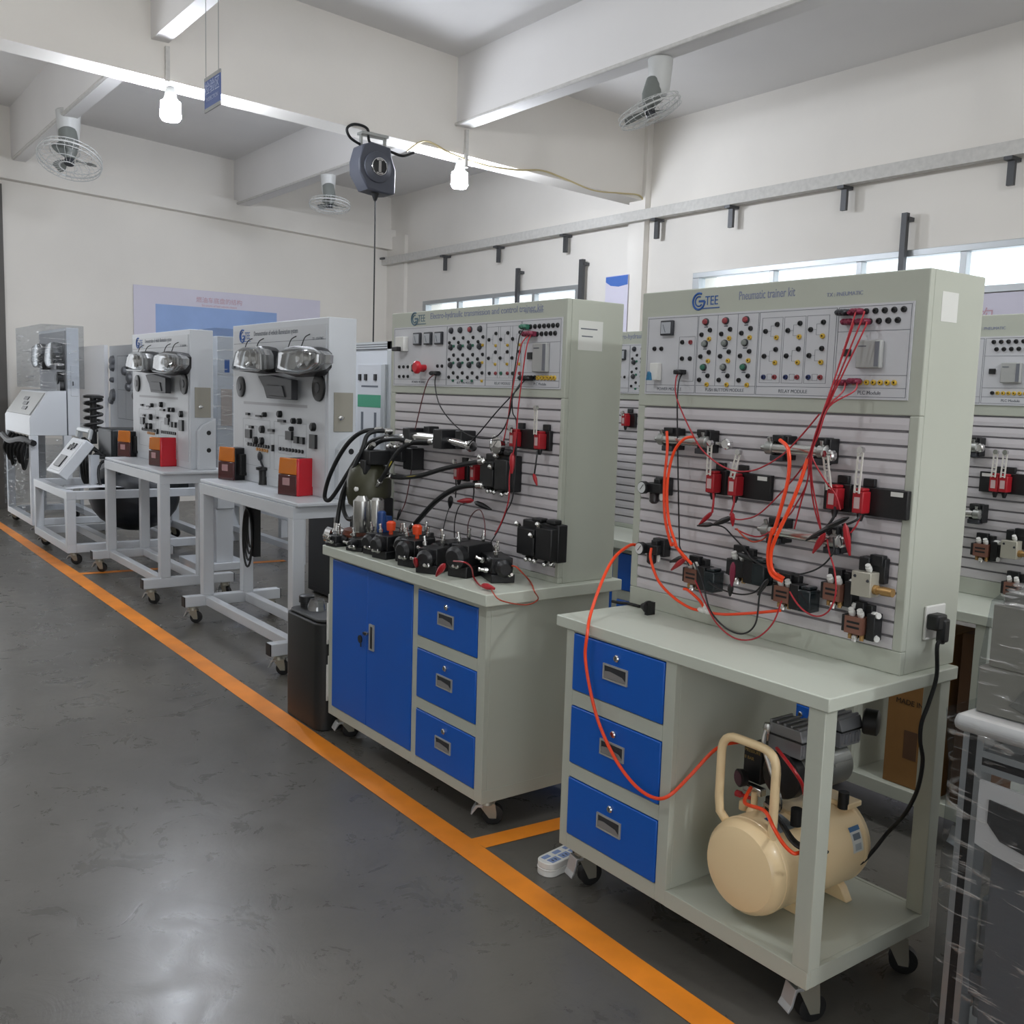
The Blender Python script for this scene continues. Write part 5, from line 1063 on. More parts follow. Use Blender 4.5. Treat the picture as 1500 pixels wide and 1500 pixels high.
# pump unit at the left end
pm = FB.Z(*wm(540, 1090), zT+.05)
t = thing('pump_unit', 'olive-black electric pump unit with a silver capacitor at the left end of the hydraulic bench', 'pump', (.075, .19, zT), 0, None, FB)
MB().lathe((0, 0, 0), (0, 0, 1), [(0, .1), (.03, .1), (.034, .095)], 24).build('base', BLACK, t)
MB().lathe((0, -.02, .03), (0, 0, 1), [(0, .1), (.018, .105), (.02, .1), (.035, .1)], 24).build('base_ring', RUST, t)
MB().box(-.07, .06, -.06, .06, .06, .12).box(-.06, .06, -.05, .07, .1, .2).build('pump_body', BLACK, t, bevel=.006)
MB().lathe((-.03, 0, .15), (0, 0, 1), [(0, .06), (.02, .085), (.06, .095), (.12, .095), (.17, .08), (.2, .05), (.21, .02)], 26).build('motor', OLIVE, t)
MB().lathe((.055, -.075, .065), (0, 0, 1), [(0, .036), (.004, .038), (.13, .038), (.136, .032), (.15, .02)], 22).lathe((.095, -.03, .07), (0, 0, 1), [(0, .03), (.13, .03), (.14, .02)], 20).build('capacitor', STEEL, t)
MB().box(-.03, .06, -.05, .05, .34, .4).box(.0, .04, -.06, -.03, .3, .36).build('terminal_box', BLACK, t, bevel=.004)
MB().lathe((.03, -.085, .24), (0, -1, 0), [(0, .008), (.01, .01), (.014, .006)], 10).build('sight_glass', WHITE, t)
MB().lathe((.0, -.02, .4), (.5, 0, .3), [(0, .012), (.03, .014), (.05, .01)], 12).lathe((-.08, .02, .3), (-1, 0, .4), [(0, .01), (.03, .012)], 12).build('hose_fitting', STEEL, t)
# hoses
def bh(label, qs, r=.0085, mark=None):
    P = [FB.M @ FB.Y(q[0], q[1], y) for q, y in qs]; o = Vector(P[0]); t = thing('hydraulic_hose', label, 'hose', o, 0, 'black hydraulic hoses of the blue-door bench')
    MB().tube([p-o for p in P], r, 10).build('hose', HOSE, t)
    for i, (s0, s1) in enumerate(((0, 1), (-1, -2))):
        d = (P[s1]-P[s0]).normalized(); MB().lathe(P[s0]-o-d*.012, d, [(0, r*.7), (.004, r*1.4), (.035, r*1.35), (.038, r*1.05)], 12).build('coupling', STEEL, t)
    if mark:
        a_, b_ = P[mark]-o, P[mark+1]-o; d = (b_-a_)
        vw = (CAM-P[mark]).normalized()*(r*.78)
        MB().tube([a_+d*.2+vw, a_+d*.5+vw*1.05, a_+d*.8+vw], r*.36, 6).build('printed_stripe', HOSEY, t)
bh('black hose swinging far out left of the hydraulic bench, outer loop', [(wq(345, 118), .25), (wq(250, 125), .2), (wq(170, 180), .17), (wq(100, 280), .15), (wq(45, 400), .14), (wq(22, 500), .14), (wq(45, 525), .15), (wq(85, 480), .17), (wq(160, 360), .2), (wq(230, 250), .24), (wq(300, 180), .26), (wq(400, 155), .26), (wq(480, 160), .24)], .0095)
bh('black hose dropping from the upper couplings to the silver round couplings', [(wq(400, 125), .26), (wq(320, 125), .2), (wq(268, 150), .16), (wq(240, 230), .14), (wq(190, 340), .12), (wq(130, 470), .1), (wq(105, 580), .09), (wq(90, 690), .08)], .0095)
bh('black hose looping behind the pump motor with a yellow stripe', [(wq(520, 190), .24), (wq(440, 170), .22), (wq(330, 190), .2), (wq(240, 290), .17), (wq(160, 420), .16), (wq(128, 540), .15), (wq(150, 625), .15), (wq(200, 630), .16), (wq(235, 590), .17), (wq(245, 540), .19)], .0095, 3)
bh('black hose with a yellow stripe rising from the pump to the cylinder', [(wq(330, 430), .18), (wq(370, 370), .18), (wq(420, 280), .2), (wq(480, 215), .22), (wq(560, 185), .25), (wq(650, 185), .25)], .0095, 1)
bh('black hose with a yellow stripe from the pump across to the middle valve block', [(wq(385, 385), .2), (wq(470, 392), .22), (wq(580, 380), .24), (wq(700, 345), .25), (wq(820, 318), .26), (wq(940, 298), .26)], .0095, 1)
bh('black hose arching from behind the valves up to the middle valve block', [(wq(530, 680), .26), (wq(580, 620), .26), (wq(660, 535), .255), (wq(750, 470), .25), (wq(840, 440), .25), (wq(930, 440), .26)], .0105)
f = MB()
q0 = FB.M @ FB.Y(*wq(440, 130), .24)
# black solenoid hanging under the cylinder end
t = thing('solenoid_block', 'black solenoid block where the hoses meet at the upper left of the hydraulic panel', 'valve', FB.Y(*wq(440, 200), .27)-Vector((0, 0, .03)), 0, None, FB)
MB().box(-.06, .07, -.02, .06, -.04, .025).box(.05, .12, 0, .06, -.07, .02).build('valve_block', BLACK, t, bevel=.004)
f = MB()
for x, z in ((-.05, .05), (.0, .055), (.05, .05), (.03, .02), (-.03, .02)): MB().lathe((x-.03, -.01, z), (1, -.1, .05), [(0, .008), (.015, .013), (.04, .013), (.045, .009), (.06, .009)], 12).build('quick_coupling', STEEL, t)
# red leads at the bench front
zf_ = zT+.006
def tz(q, dz=0): return FB.M @ FB.Z(q[0], q[1], zT+.008+dz)
o = MB()
for l, qs, m in (('red lead with a red sleeve lying at the front edge of the hydraulic bench', ((440, 900, .08), (560, 915, .09), (620, 970, .05), (640, 1060, .0), (700, 1140, 0), (770, 1165, 0), (850, 1180, 0)), RED),
                 ('thin orange-red lead hanging over the right front edge of the hydraulic bench', ((990, 945, .05), (1060, 955, .06), (1120, 1010, .04), (1190, 1085, .0), (1230, 1150, 0)), mat('orange_wire', '#b8452c', .45))):
    pts = [tz(wv(a_, b_), d_) for a_, b_, d_ in qs]; lead(l, pts, m, 'test_lead', .0028)
lead('thin red lead looping down from the right front edge of the hydraulic bench', [tz(wv(1230, 1150)), tz(wv(1245, 1200)), FB.M @ FB.X(788, 878, Bd['L']+.006), FB.M @ FB.X(770, 886, Bd['L']+.008), FB.M @ FB.Y(735, 880, -.01), FB.M @ FB.Y(722, 868, -.005), tz(wv(820, 1180))], mat('orange_wire', '#b8452c', .45), 'test_lead', .0022)
for l, p0, p1, w in (('red clip lying at the front edge below the orange knob', (265, 1060, 0), (350, 940, .05), .012), ('red clip hanging below the other orange knob', (75, 985, .0), (55, 880, .05), .01), ('long red sleeve clip at the right front edge', (850, 1185, 0), (720, 1150, .004), .011)):
    A0, A1 = tz(wv(*p0[:2]), p0[2]), tz(wv(*p1[:2]), p1[2]); b = MB(); clip(b, (0, 0, 0), A1-A0, w=w); tag(b.build('crocodile_clip', RED, loc=A0+Vector((0, 0, .004))), l, 'clip')
# what shows of the back row hydraulic bench through the gap
t = limit_switch(FD, YB+.002, (914, 615), 'red limit switch with a green top on the back row bench, seen in the gap', 0, 1, .02, .01, group=None)
hb = thing('wrapped_part', 'part in crumpled clear film on the back row bench, seen in the gap', 'parcel', (-1.55, 1.38, zT+.0))
rs = []
for k in range(14):
    z = .0+.42*k/13; rs.append([(.09*math.cos(j*math.pi/9)*(1+.3*random.uniform(-1, 1))*(1-.3*k/13), .07*math.sin(j*math.pi/9)*(1+.3*random.uniform(-1, 1))*(1-.2*k/13), z) for j in range(18)])
MB().rings(rs).build('film', FILM, hb, smooth=0)
MB().cyl((0, 0, 0), (0, 0, .4), .05, n=12).box(-.07, .07, -.05, .05, 0, .06).build('part_inside', LGREY, hb)
# ------------------------------------------------------------------ vehicle lamp trainers on white frames
F3 = Frame(-3.79, .118); zT1, zT2 = zm(330, 460, 7.143), zm(330, 580, 7.143)
t3 = thing('lamp_trainer', 'white wheeled stand with two car headlamps, the one next to the black canister', 'trainer stand', (F3.x0, F3.y0, 0), 0, 'car lamp trainers in a row')
XR = 1.33; ty0, ty1, tz_ = .13, .60, .895; px0, px1, py0, py1, pz1 = -.10, 1.26, .36, .52, 1.85
for x in (0, XR):
    f = MB().box(x-.032, x+.032, .004, .626, .105, .17, 0).build('foot_bar', MASC, t3, bevel=.004)
    MB().box(x-.03, x+.03, -.001, .004, .107, .168, 0).box(x-.03, x+.03, .626, .631, .107, .168, 0).build('end_cap', BLK2, f, smooth=0)
    for y in (.118, .375): MB().box(x-.032, x+.032, y, y+.068, .17, tz_-.085).build('post', MASC, t3, bevel=.005)
for y in (.128, .385): MB().box(.032, XR-.032, y, y+.05, .11, .165).build('lower_rail', MASC, t3, bevel=.004)
MB().box(-.06, XR+.06, ty0, ty1, tz_-.022, tz_).build('tabletop', MASC, t3, bevel=.006)
MB().box(-.032, XR+.032, .118, .15, tz_-.085, tz_-.022).box(-.032, XR+.032, .52, .55, tz_-.085, tz_-.022).box(-.032, .0, .15, .52, tz_-.085, tz_-.022).box(XR, XR+.032, .15, .52, tz_-.085, tz_-.022).build('apron', MASC, t3, smooth=0)
MB().box(px0, px1, py0, py1, tz_, pz1).build('board_case', MASC, t3, bevel=.004)
g3 = lambda q, d=0: F3.Y(q[0], q[1], py0-d)
b = MB().box(px0+.03, px1-.03, py0-.004, py0, tz_+.05, pz1-.035, 0); yb_ = py0-.004
qa = g3(zT1(130, 315)); lines(b, [(px0+.03, qa.z, px1-.03, qa.z)], yb_, .0025); qa = g3(zT1(205, 925)); qb = g3(zT1(860, 970)); lines(b, [(qa.x, (qa.z+qb.z)/2, qb.x, (qa.z+qb.z)/2)], yb_, .016, 2)
for x0, x1, z0, z1 in ((.08, .5, 1.0, 1.28), (.56, 1.0, 1.0, 1.28), (.12, .3, 1.14, 1.24), (.62, .8, 1.1, 1.2)): lines(b, rect(x0, x1, z0, z1), yb_, .0012)
bd3 = b.build('printed_board', [LAMPB, INK, mat('band_grey', '#a3a3a8', .5)], t3, smooth=0)
p = g3(zT1(200, 232)); logo(t3, p.x-.02, p.z, yb_-.0006, .075); p = g3(zT1(305, 232)); text('Demonstration of vehicle illumination system', .04, INK, t3, (p.x, yb_-.0004, p.z-.0), sx=.86)
p = g3(zT1(920, 272)); text('TX : LIGHTING', .02, INK, t3, (p.x, yb_-.0004, p.z))
for q, w, h in (((432, 195), .045, .07), ((590, 190), .06, .07), ((735, 262), .05, .07), ((797, 265), .05, .07), ((263, 395), .1, .07), ((335, 465), .07, .07), ((400, 472), .07, .07), ((405, 350), .07, .09), ((690, 415), .1, .065), ((715, 345), .04, .07), ((765, 460), .06, .05), ((825, 468), .05, .05), ((940, 325), .07, .1), ((940, 478), .09, .1), ((255, 188), .05, .02), ((370, 210), .09, .015), ((610, 262), .11, .02), ((290, 325), .06, .02), ((500, 360), .09, .02), ((515, 545), .02, .05)):
    p = g3(zT2(*q)); w *= .8; b = MB()
    b.lathe((p.x, yb_, p.z), (0, -1, 0), [(0, w*.42), (.02, w*.4), (.024, w*.3)], 12) if h > .06 and w < .06 else b.box(p.x-w/2, p.x+w/2, yb_-.016, yb_, p.z-h*.38, p.z+h*.38)
    b.build('control_knob', BLACK, bd3)
b = MB()
for k in range(9): p = g3(zT2(255+k*26, 502+k*4)); b.cyl((p.x, yb_, p.z), (p.x, yb_-.01, p.z), .011, n=10)
for k in range(8): p = g3(zT2(588+k*33, 552+k*4.5)); b.cyl((p.x, yb_, p.z), (p.x, yb_-.01, p.z), .011, n=10)
b.build('test_sockets', BLACK, bd3)
b = MB()
for k in range(5): p = g3(zT2(345+k*26, 555+k*5)); b.cyl((p.x, yb_, p.z), (p.x, yb_-.008, p.z), .01, n=10)
b.build('orange_sockets', mat('orange_socket', '#c08a4e', .5), bd3)
for q, rx, rz in (((995, 772), .05, .085), ((180, 760), .045, .075)):
    p = g3(zT1(*q)); o = MB().lathe((p.x, yb_, p.z), (0, -1, 0), [(0, rz*.85), (.012, rz*.85), (.014, rz*.75)], 24).build('loudspeaker', BLACK, bd3)
    MB().lathe((p.x, yb_-.0135, p.z), (0, -1, 0), [(0, rz*.35), (.004, rz*.3)], 16).build('horn_cone', DKPL, o)
def poly3(z, pts, d): return [(F3.Y(*z(*q), py0-d).x, F3.Y(*z(*q), py0-d).z) for q in pts]
# grille shaped dark bracket
MB().prism(poly3(zT1, [(340, 650), (470, 640), (690, 690), (690, 900), (430, 880), (400, 770)], .07), 1, py0-.07, py0-.03).prism(poly3(zT1, [(440, 740), (590, 750), (620, 870), (450, 850)], .075), 1, py0-.076, py0-.07).build('dark_bracket', mat('bracket_black', '#2b2c30', .5), t3, smooth=0, bevel=.008)
def headlamp(lens, body, d, name='headlamp'):
    B_ = poly3(zT1, body, d); L_ = poly3(zT1, lens, d+.09)
    o = MB().pad(B_, py0-.006, py0-d-.01, .03, m=0).build(name, BLACK, t3)
    cx = sum(p[0] for p in L_)/len(L_); cz = sum(p[1] for p in L_)/len(L_)
    sh = lambda k: [(cx+(x-cx)*k, cz+(z-cz)*k) for x, z in L_]
    MB().pad(sh(.96), py0-d+.0, py0-d-.05, .012).build('reflector', mat('reflector_silver', '#a3a4a4', .25, .75, var=.25, scale=25), o)
    for dx, r in ((-.035, .05), (.06, .042)):
        MB().lathe((cx+dx, py0-d-.055, cz+.005), (0, -1, 0), [(0, r*.35), (.006, r*.85), (.02, r), (.022, r*.9), (.008, r*.5)], 20).build('lamp_bowl', CHROME, o)
    MB().pad(sh(1.0), py0-d-.045, py0-d-.085, .035).build('lens', LENS, o)
    e = MB(); e.tube([(x, py0-d-.085, z) for x, z in sh(1.0)], .007, 6, 0, 1, False, True); e.build('lens_trim', mat('trim_grey', '#8a8b8b', .3, .6), o)
    return o
headlamp([(560, 400), (640, 375), (760, 360), (930, 375), (985, 420), (980, 510), (900, 585), (760, 620), (530, 595)], [(640, 360), (760, 330), (960, 345), (1015, 400), (1010, 560), (940, 650), (760, 660), (600, 610)], .07)
headlamp([(130, 385), (180, 360), (330, 355), (360, 420), (365, 575), (330, 590), (85, 580), (100, 500)], [(230, 350), (400, 335), (445, 380), (480, 560), (470, 612), (380, 625), (180, 600), (190, 430)], .085)
for q in ((410, 310), (290, 310), (750, 290), (893, 270)): p = g3(zT1(*q)); MB().tube([(p.x, yb_, p.z+.03), (p.x, yb_-.03, p.z+.01), (p.x, yb_-.05, p.z-.04)], .003, 5).build('hook_wire', BLACK, t3)
# side door and bracket on the right end of the case
p, q = F3.X(*zT1(1135, 820), px1), F3.X(*zT2(1330, 375), px1)
o = MB().box(px1, px1+.006, p.y, q.y, q.z, p.z).build('side_door', DOORG, t3, bevel=.002)
MB().lathe((px1+.006, (p.y+q.y)/2-.02, (p.z+q.z)/2-.03), (1, 0, 0), [(0, .012), (.01, .012), (.012, .008)], 12).box(px1+.012, px1+.016, (p.y+q.y)/2-.03, (p.y+q.y)/2-.0, (p.z+q.z)/2-.034, (p.z+q.z)/2-.026).build('lock', CHROME, o)
b = MB().prism([(.40, tz_), (.52, tz_), (.52, 1.25), (.43, 1.20), (.40, 1.16)], 0, px1, px1+.05)
o = b.build('side_bracket', MASC, t3, bevel=.003)
for z in (1.15, 1.03): MB().lathe((px1+.05, .47, z), (1, 0, 0), [(0, .016), (.004, .014)], 14).build('black_plug', BLACK, o)
for x in (0, XR):
    for y in (.06, .57): caster(t3, x, y, .105, .9 if y < .1 else .4, True)
t4 = copy_tree(t3); t4.location = (-5.79, .06, 0); t4['label'] = 'white wheeled stand with two car headlamps, the one beside the engine cart'
# lamps standing on the tables
def tail(loc, rot, side, label):
    t = thing('tail_lamp', label, 'tail lamp', loc, rot, 'car tail lamps standing on the tables')
    w, dp, h = .15, .125, .205
    MB().prism([(-w+.013, 0), (0, 0), (.0, dp), (-w*.8, dp)], 2, .0, h-.004).build('housing', BLACK, t, bevel=.006)
    s = .006
    tp = lambda z: (z/h)**2*.014
    def lensbox(x0, x1, z0, z1, m, nm): return MB().prism([(x0+tp(z0), z0), (x1, z0), (x1, z1), (x0+tp(z1), z1), (x0+tp((z0+z1)/2), (z0+z1)/2)], 1, -s*2, .002).build(nm, m, t, bevel=.005)
    xb = -.0 if side else 0
    lensbox(-w, xb, h*.56, h, AMBER, 'amber_lens'); lm = lensbox(-w, xb, 0, h*.555, LMAR, 'maroon_lens')
    MB().box(-w*.72, -w*.35, -s*2-.003, -s*2+.001, h*.27, h*.47).build('reversing_lens', LWHT, lm, bevel=.002)
    if side: MB().prism([(-.004, -s*2), (.012, -s*1.2), (.016, dp*.9), (-.004, dp*.9)], 2, .0, h).build('red_lens', LRED, t, bevel=.006)
    else: MB().box(.0, .03, .02, dp*.9, .03, h*.8).build('back_cover', BLK2, t, bevel=.006)
    return t
tail((-2.70, .385, tz_), R_(18), True, 'amber and red car tail lamp at the table corner next to the hydraulic hoses')
tail((-3.67, .405, tz_), R_(18), False, 'amber and dark red car tail lamp at the far end of the nearer table')
tail((-4.82, .31, tz_), R_(14), True, 'bright red and amber car tail lamp on the farther lamp trainer table, right one')
tail((-5.79, .37, tz_), R_(22), False, 'orange and black car tail lamp at the far end of the farther table')
def horn(u, v, label, yl, Fq):
    p = W.Z(u, v, tz_); t = thing('ignition_switch', label, 'switch', p)
    MB().lathe((0, 0, 0), (0, 0, 1), [(0, .03), (.03, .026), (.085, .028), (.09, .045), (.105, .045), (.108, .03)], 18).build('switch_body', BLACK, t)
    MB().cyl((-.01, 0, .105), (-.03, -.01, .15), .006, n=8).ball((-.035, -.01, .168), .022, 12, 0, 1, .6, 1.3).build('key', DKPL, t)
    MB().tube([(.02, .02, .006), (.09, .05, .006), (.16, .06, .006)], .008, 8).box(.02, .2, .03, .12, 0, .012).build('cable_tail', BLACK, t)
horn(386, 710, 'black ignition switch with key between the two tail lamps of the nearer stand', 0, F3)
horn(240, 672, 'black ignition switch behind the red tail lamp of the farther stand', 0, F3)
p = W.Z(274, 682, tz_); t = thing('mirror_housing', 'small silver and black mirror-like lamp lying on the farther stand beside its red tail lamp', 'lamp', p)
MB().pad([(-.06, 0), (.06, 0), (.07, .05), (.02, .1), (-.03, .1), (-.065, .05)], .05, -.02, .03).build('shell', CHROME, t); MB().box(.04, .22, -.0, .08, 0, .03).build('stalk', BLACK, t, bevel=.006)
# hanging coil of cable under the nearer stand
p = W.Y(369, 742, .468); t = thing('cable_coil', 'black cable coil hanging on the rear post under the nearer lamp trainer table', 'cable', p)
b = MB()
for k in range(4): b.tube([(.045*(1+.2*k)*math.sin(a)*1.0+.004*k, -.01-.008*k, -.13-.02*k+(.12+.02*k)*math.cos(a)) for a in [j*math.pi/12 for j in range(24)]], .0065, 6, 0, 1, False, True)
b.box(-.03, .03, -.03, .01, -.02, .03).box(.04, .09, -.02, .02, -.3, .03).build('coil', BLK2, t)

# ------------------------------------------------------------------ engine cart and the stands at the far left
CX0, CX1, CY0, CY1, CZ = -7.42, -6.16, -.03, 1.25, .60
t = thing('engine_cart', 'white tube-frame engine cart with a slanted control box, left of the lamp trainers', 'cart', (CX1, CY0, 0))
s = .07; w, d_ = CX1-CX0, CY1-CY0
for x in (-w, -s):
    for y in (0, d_-s): MB().box(x, x+s, y, y+s, .165, CZ-s).build('post', MASC, t, bevel=.004)
for z in (.1, CZ-s):
    MB().box(-w, 0, 0, s, z, z+s-.004).box(-w, 0, d_-s, d_, z, z+s-.004).box(-w, -w+s, s, d_-s, z, z+s-.004).box(-s, 0, s, d_-s, z, z+s-.004).build('rail_frame', MASC, t, smooth=0, bevel=.003)
MB().box(-w+s, -s, .35, .42, .1, .16).box(-w+s, -s, .85, .92, .1, .16).build('cross_bar', MASC, t, smooth=0)
MB().box(-.45, -.38, .28, .35, CZ, .86).build('console_post', MASC, t)
Rm = Matrix.Rotation(R_(52), 3, 'X'); cc = Vector((-.48, .14, .83))
o = MB().cbox(cc, (.46, .36, .085), 0, Rm).build('control_box', MASC, t, bevel=.008)
fr = lambda x, y, z: cc+Rm @ Vector((x, y, z))
MB().cbox(fr(.0, -.0, .044), (.38, .30, .004), 0, Rm).build('face_plate', LAMPB, o, smooth=0)
b = MB().cbox(fr(.0, -.06, .05), (.2, .11, .012), 0, Rm)
for k in range(4): b.cbox(fr(-.06+k*.05, .08+(k % 2)*.02, .05), (.03, .05, .012), 0, Rm)
b.build('gauges', BLACK, o, bevel=.002)
MB().tube([fr(-.2, .2, .02), fr(-.2, .26, .05), fr(.2, .26, .05), fr(.2, .2, .02)], .02, 8, smooth=False).build('grab_bar', ALU, t)
for x in (-w+.08, -.06):
    for y in (.06, d_-.06): caster(t, x, y, .1, .9, True, .042)
MB().add([(-.55, .1, CZ+.001), (-.2, .04, CZ+.001), (-.06, .25, CZ+.02), (-.2, .5, CZ+.001), (-.45, .45, CZ+.015)], [(0, 1, 2), (0, 2, 4), (2, 3, 4)]).build('loose_paper_sheet', mat('crumpled_white', '#d2d4d8', .6), t, smooth=0)
t = thing('engine', 'dark car engine with black suspension springs, mounted in the white engine cart', 'engine', (-6.75, .75, .52))
MB().box(-.3, .3, -.3, .3, .0, .5, 0).box(-.2, .25, -.34, .34, .3, .56, 0).box(.3, .38, -.2, .2, .05, .4, 0).build('engine_block', mat('engine_dark', '#23272a', .45, .3, var=.3, scale=8), t, bevel=.02)
MB().ball((.05, -.1, -.02), .42, 22, 0, 1, .9, .75).build('oil_pan', mat('pan_dark', '#1c2026', .45), t)
for x, y, z in ((.02, .1, .56), (-.42, -.32, .5)):
    b = MB().cyl((x, y, z-.1), (x, y, z+.32), .03, n=12)
    b.tube([(x+.075*math.cos(k*.5), y+.075*math.sin(k*.5), z+.02+k*.0052) for k in range(56)], .013, 6, 0, 1, False).lathe((x, y, z+.31), (0, 0, 1), [(0, .09), (.02, .09), (.03, .05)], 18)
    b.build('suspension_spring', BLACK, t)
b = MB()
for k in range(7): b.tube([(-.35+.1*k, -.3, .3), (-.4+.1*k, -.42, .45-.03*k), (-.3+.1*k, -.45, .1), (-.25+.1*k, -.35, .0)], .012, 6)
b.build('wiring_loom', BLK2, t)
# wrapped trainer with console
TX1 = -8.0
t = thing('wrapped_trainer', 'white trainer with a sloped console and film-wrapped lamp board at the far left', 'trainer stand', (TX1, .06, 0))
w = 1.25
for x in (-w, -.07):
    for y in (.0, .30): MB().box(x, x+.07, y, y+.07, .15, .95).build('post', MASC, t, bevel=.004)
MB().box(-w, 0, 0, .07, .09, .15).box(-w, 0, .62, .69, .09, .15).box(-w, -w+.07, .07, .62, .09, .15).box(-.07, 0, .07, .62, .09, .15).build('base_frame', MASC, t, smooth=0, bevel=.003)
MB().prism([(.0, .95), (.0, 1.115), (.165, 1.37), (.33, 1.38), (.33, .95)], 0, -w, 0).build('console', MASC, t, bevel=.004)
cp_ = MB().prism([(.012, 1.14), (.15, 1.35), (.146, 1.356), (.006, 1.145)], 0, -w+.05, -.05).build('console_face', LGREY, t, smooth=0)
b = MB()
for k in range(3): b.prism([(.035+.03*k, 1.18+.045*k), (.055+.03*k, 1.21+.045*k), (.047+.03*k, 1.22+.045*k), (.027+.03*k, 1.19+.045*k)], 0, -.55-.1*k, -.35-.1*k)
b.build('console_switches', BLACK, cp_, smooth=0)
MB().box(-w+.02, 0, .34, .45, .95, 1.98).build('board_case', MASC, t, bevel=.004)
MB().box(-w+.05, -.03, .335, .34, 1.39, 1.95).build('printed_board', mat('board_wrapped_grey', '#8f9094', .5), t, smooth=0)
for x in (-.22, -.85):
    o = MB().pad([(x-.2, 1.66), (x-.12, 1.82), (x+.1, 1.84), (x+.17, 1.74), (x+.1, 1.62), (x-.1, 1.6)], .33, .24, .03).build('headlamp', mat('reflector_silver', '#a3a4a4', .25, .75), t)
    MB().box(x+.1, x+.2, .25, .33, 1.58, 1.66).build('lamp_bracket', BLACK, o, bevel=.01)
o = MB().lathe((-.17, .33, 1.5), (0, -1, 0), [(0, .06), (.05, .06), (.06, .04)], 18).lathe((-.14, .33, 1.42), (0, -1, 0), [(0, .07), (.04, .07)], 18).build('horn', BLACK, t)
MB().box(0, .005, .37, .44, 1.33, 1.62).build('side_door', MASC, t, bevel=.003); MB().box(.005, .012, .385, .395, 1.43, 1.47).build('door_latch', DKPL, t)
for x in (-w+.06, -.06):
    for y in (.05, .64): caster(t, x, y, .09, .9, True, .038)
b = MB()
for k in range(6): b.tube([(-.15-.18*k, .02, .93), (-.12-.18*k, -.05, .80), (-.2-.18*k, -.02, .62+.05*(k % 3)), (-.28-.18*k, .03, .78), (-.3-.18*k, .05, .92)], .018, 6)
b.tube([(-1.3, -.02, .9), (-.8, -.04, .86), (-.3, -.02, .9), (0.05, .02, .88)], .03, 8)
b.build('cable_bundle', BLK2, t)
f = MB(); f.rings([[(x, y, z) for x, y in rrect(-w-.03, .03, .12 if z > 1.3 else -.03, .5, .05)] for z in (1.40, 1.6, 1.8, 2.0)], 0, False, True); f.build('wrap_film', FILM, t)
f = MB(); f.rings([[(x, y, z) for x, y in rrect(-w-.015, -.1, -.03, .5, .05)] for z in (.17, .5, .86)], 0, False, False); f.build('leg_film', FILM, t)
# boards behind
def board(name, label, x0, x1, y, z0, z1, m=LAMPB, legs=True):
    t = thing(name, label, 'board', (x0, y, 0)); w = x1-x0
    MB().box(0, w, 0, .04, z0, z1).build('board_panel', m, t, bevel=.004)
    if legs:
        for x in (.02, w-.06): MB().box(x, x+.04, .0, .04, 0, z0).build('leg', MASC, t)
        MB().box(0, w, -.04, .04, z0-.07, z0).build('tray', MASC, t, bevel=.003)
    return t
board('white_board', 'plain white board standing behind the wrapped trainer at the far left', -10.25, -9.02, 1.0, .98, 1.87, mat('plain_board', '#e3e4e7', .5))
t = board('engine_diagram_board', 'pale engine diagram board with small dark parts behind the engine cart', -9.0, -7.55, 1.05, .98, 1.86)
b = MB(); o_ = [c for c in t.children if c.name.startswith('board_panel')][0]
Fb = Frame(-9.0, 1.05); ze = zm(0, 470, 6.818)
for u, v, r in ((1130, 400, .06), (1130, 460, .05), (1130, 590, .03), (1135, 740, .07), (1250, 500, .05), (1300, 570, .06), (1290, 660, .05), (1360, 750, .05), (1390, 850, .05), (1120, 790, .05)):
    p = Fb.Y(*ze(u, v), -.001); b.lathe((p.x, .0, p.z), (0, -1, 0), [(0, r), (.03, r*.8), (.04, r*.4)], 12)
b.build('diagram_parts', mat('part_grey', '#6e7074', .5, .3), o_)
b = MB(); lines(b, rect(.3, 1.3, 1.1, 1.75), 0, .004, 0); lines(b, [(.3, 1.4, 1.3, 1.4), (.6, 1.1, .6, 1.75), (.95, 1.1, .95, 1.75)], 0, .003, 0); b.build('diagram_lines', INK, o_, smooth=0)
# slim wrapped cabinet behind the farther lamp trainer
t = thing('wrapped_cabinet', 'slim white cabinet in clear film with a pinkish door, standing behind the farther lamp trainer', 'cabinet', (-5.92, .93, 0))
MB().box(0, .5, 0, .14, .5, 1.86).box(.03, .47, .0, .14, .06, .5).box(0, .5, -.15, .25, 0, .06).build('cabinet_body', MASC, t, bevel=.004)
MB().box(.5, .505, .03, .12, 1.16, 1.45).build('side_door', PINKD, t, bevel=.002); MB().box(.5, .502, .06, .1, 1.58, 1.68).build('blue_label', INKB, t, smooth=0)
f = MB(); f.rings([[(x, y, z) for x, y in rrect(-.015, .52, -.02, .165, .02)] for z in (.9, 1.2, 1.6, 1.92)], 0, False, True); f.build('wrap_film', FILM, t)
# aluminium framed test board behind the hydraulic bench
t = thing('framed_test_board', 'white test board with a green band in an aluminium frame behind the hydraulic bench', 'board', (-5.25, 2.0, 0))
b = MB().box(0, .06, 0, .06, 0, 1.86).box(.62, .68, 0, .06, 0, 1.86).box(0, .68, 0, .06, 1.80, 1.86)
for k in range(3): b.box(0.06, .62, -.001, 0, 1.80+.018*k, 1.806+.018*k, 1)
b.build('frame', [ALU, DKPL], t, smooth=0, bevel=.003)
o = MB().box(.06, .62, .01, .04, .8, 1.8).build('board_panel', MASC, t, smooth=0)
b = MB().box(.14, .56, .0, .01, .86, 1.68, 0).box(.14, .56, -.002, .0, 1.34, 1.44, 1)
for x, z in ((.18, 1.58), (.28, 1.58), (.44, 1.58), (.16, 1.0)): b.box(x-.018, x+.018, -.012, 0, z-.025, z+.025, 2)
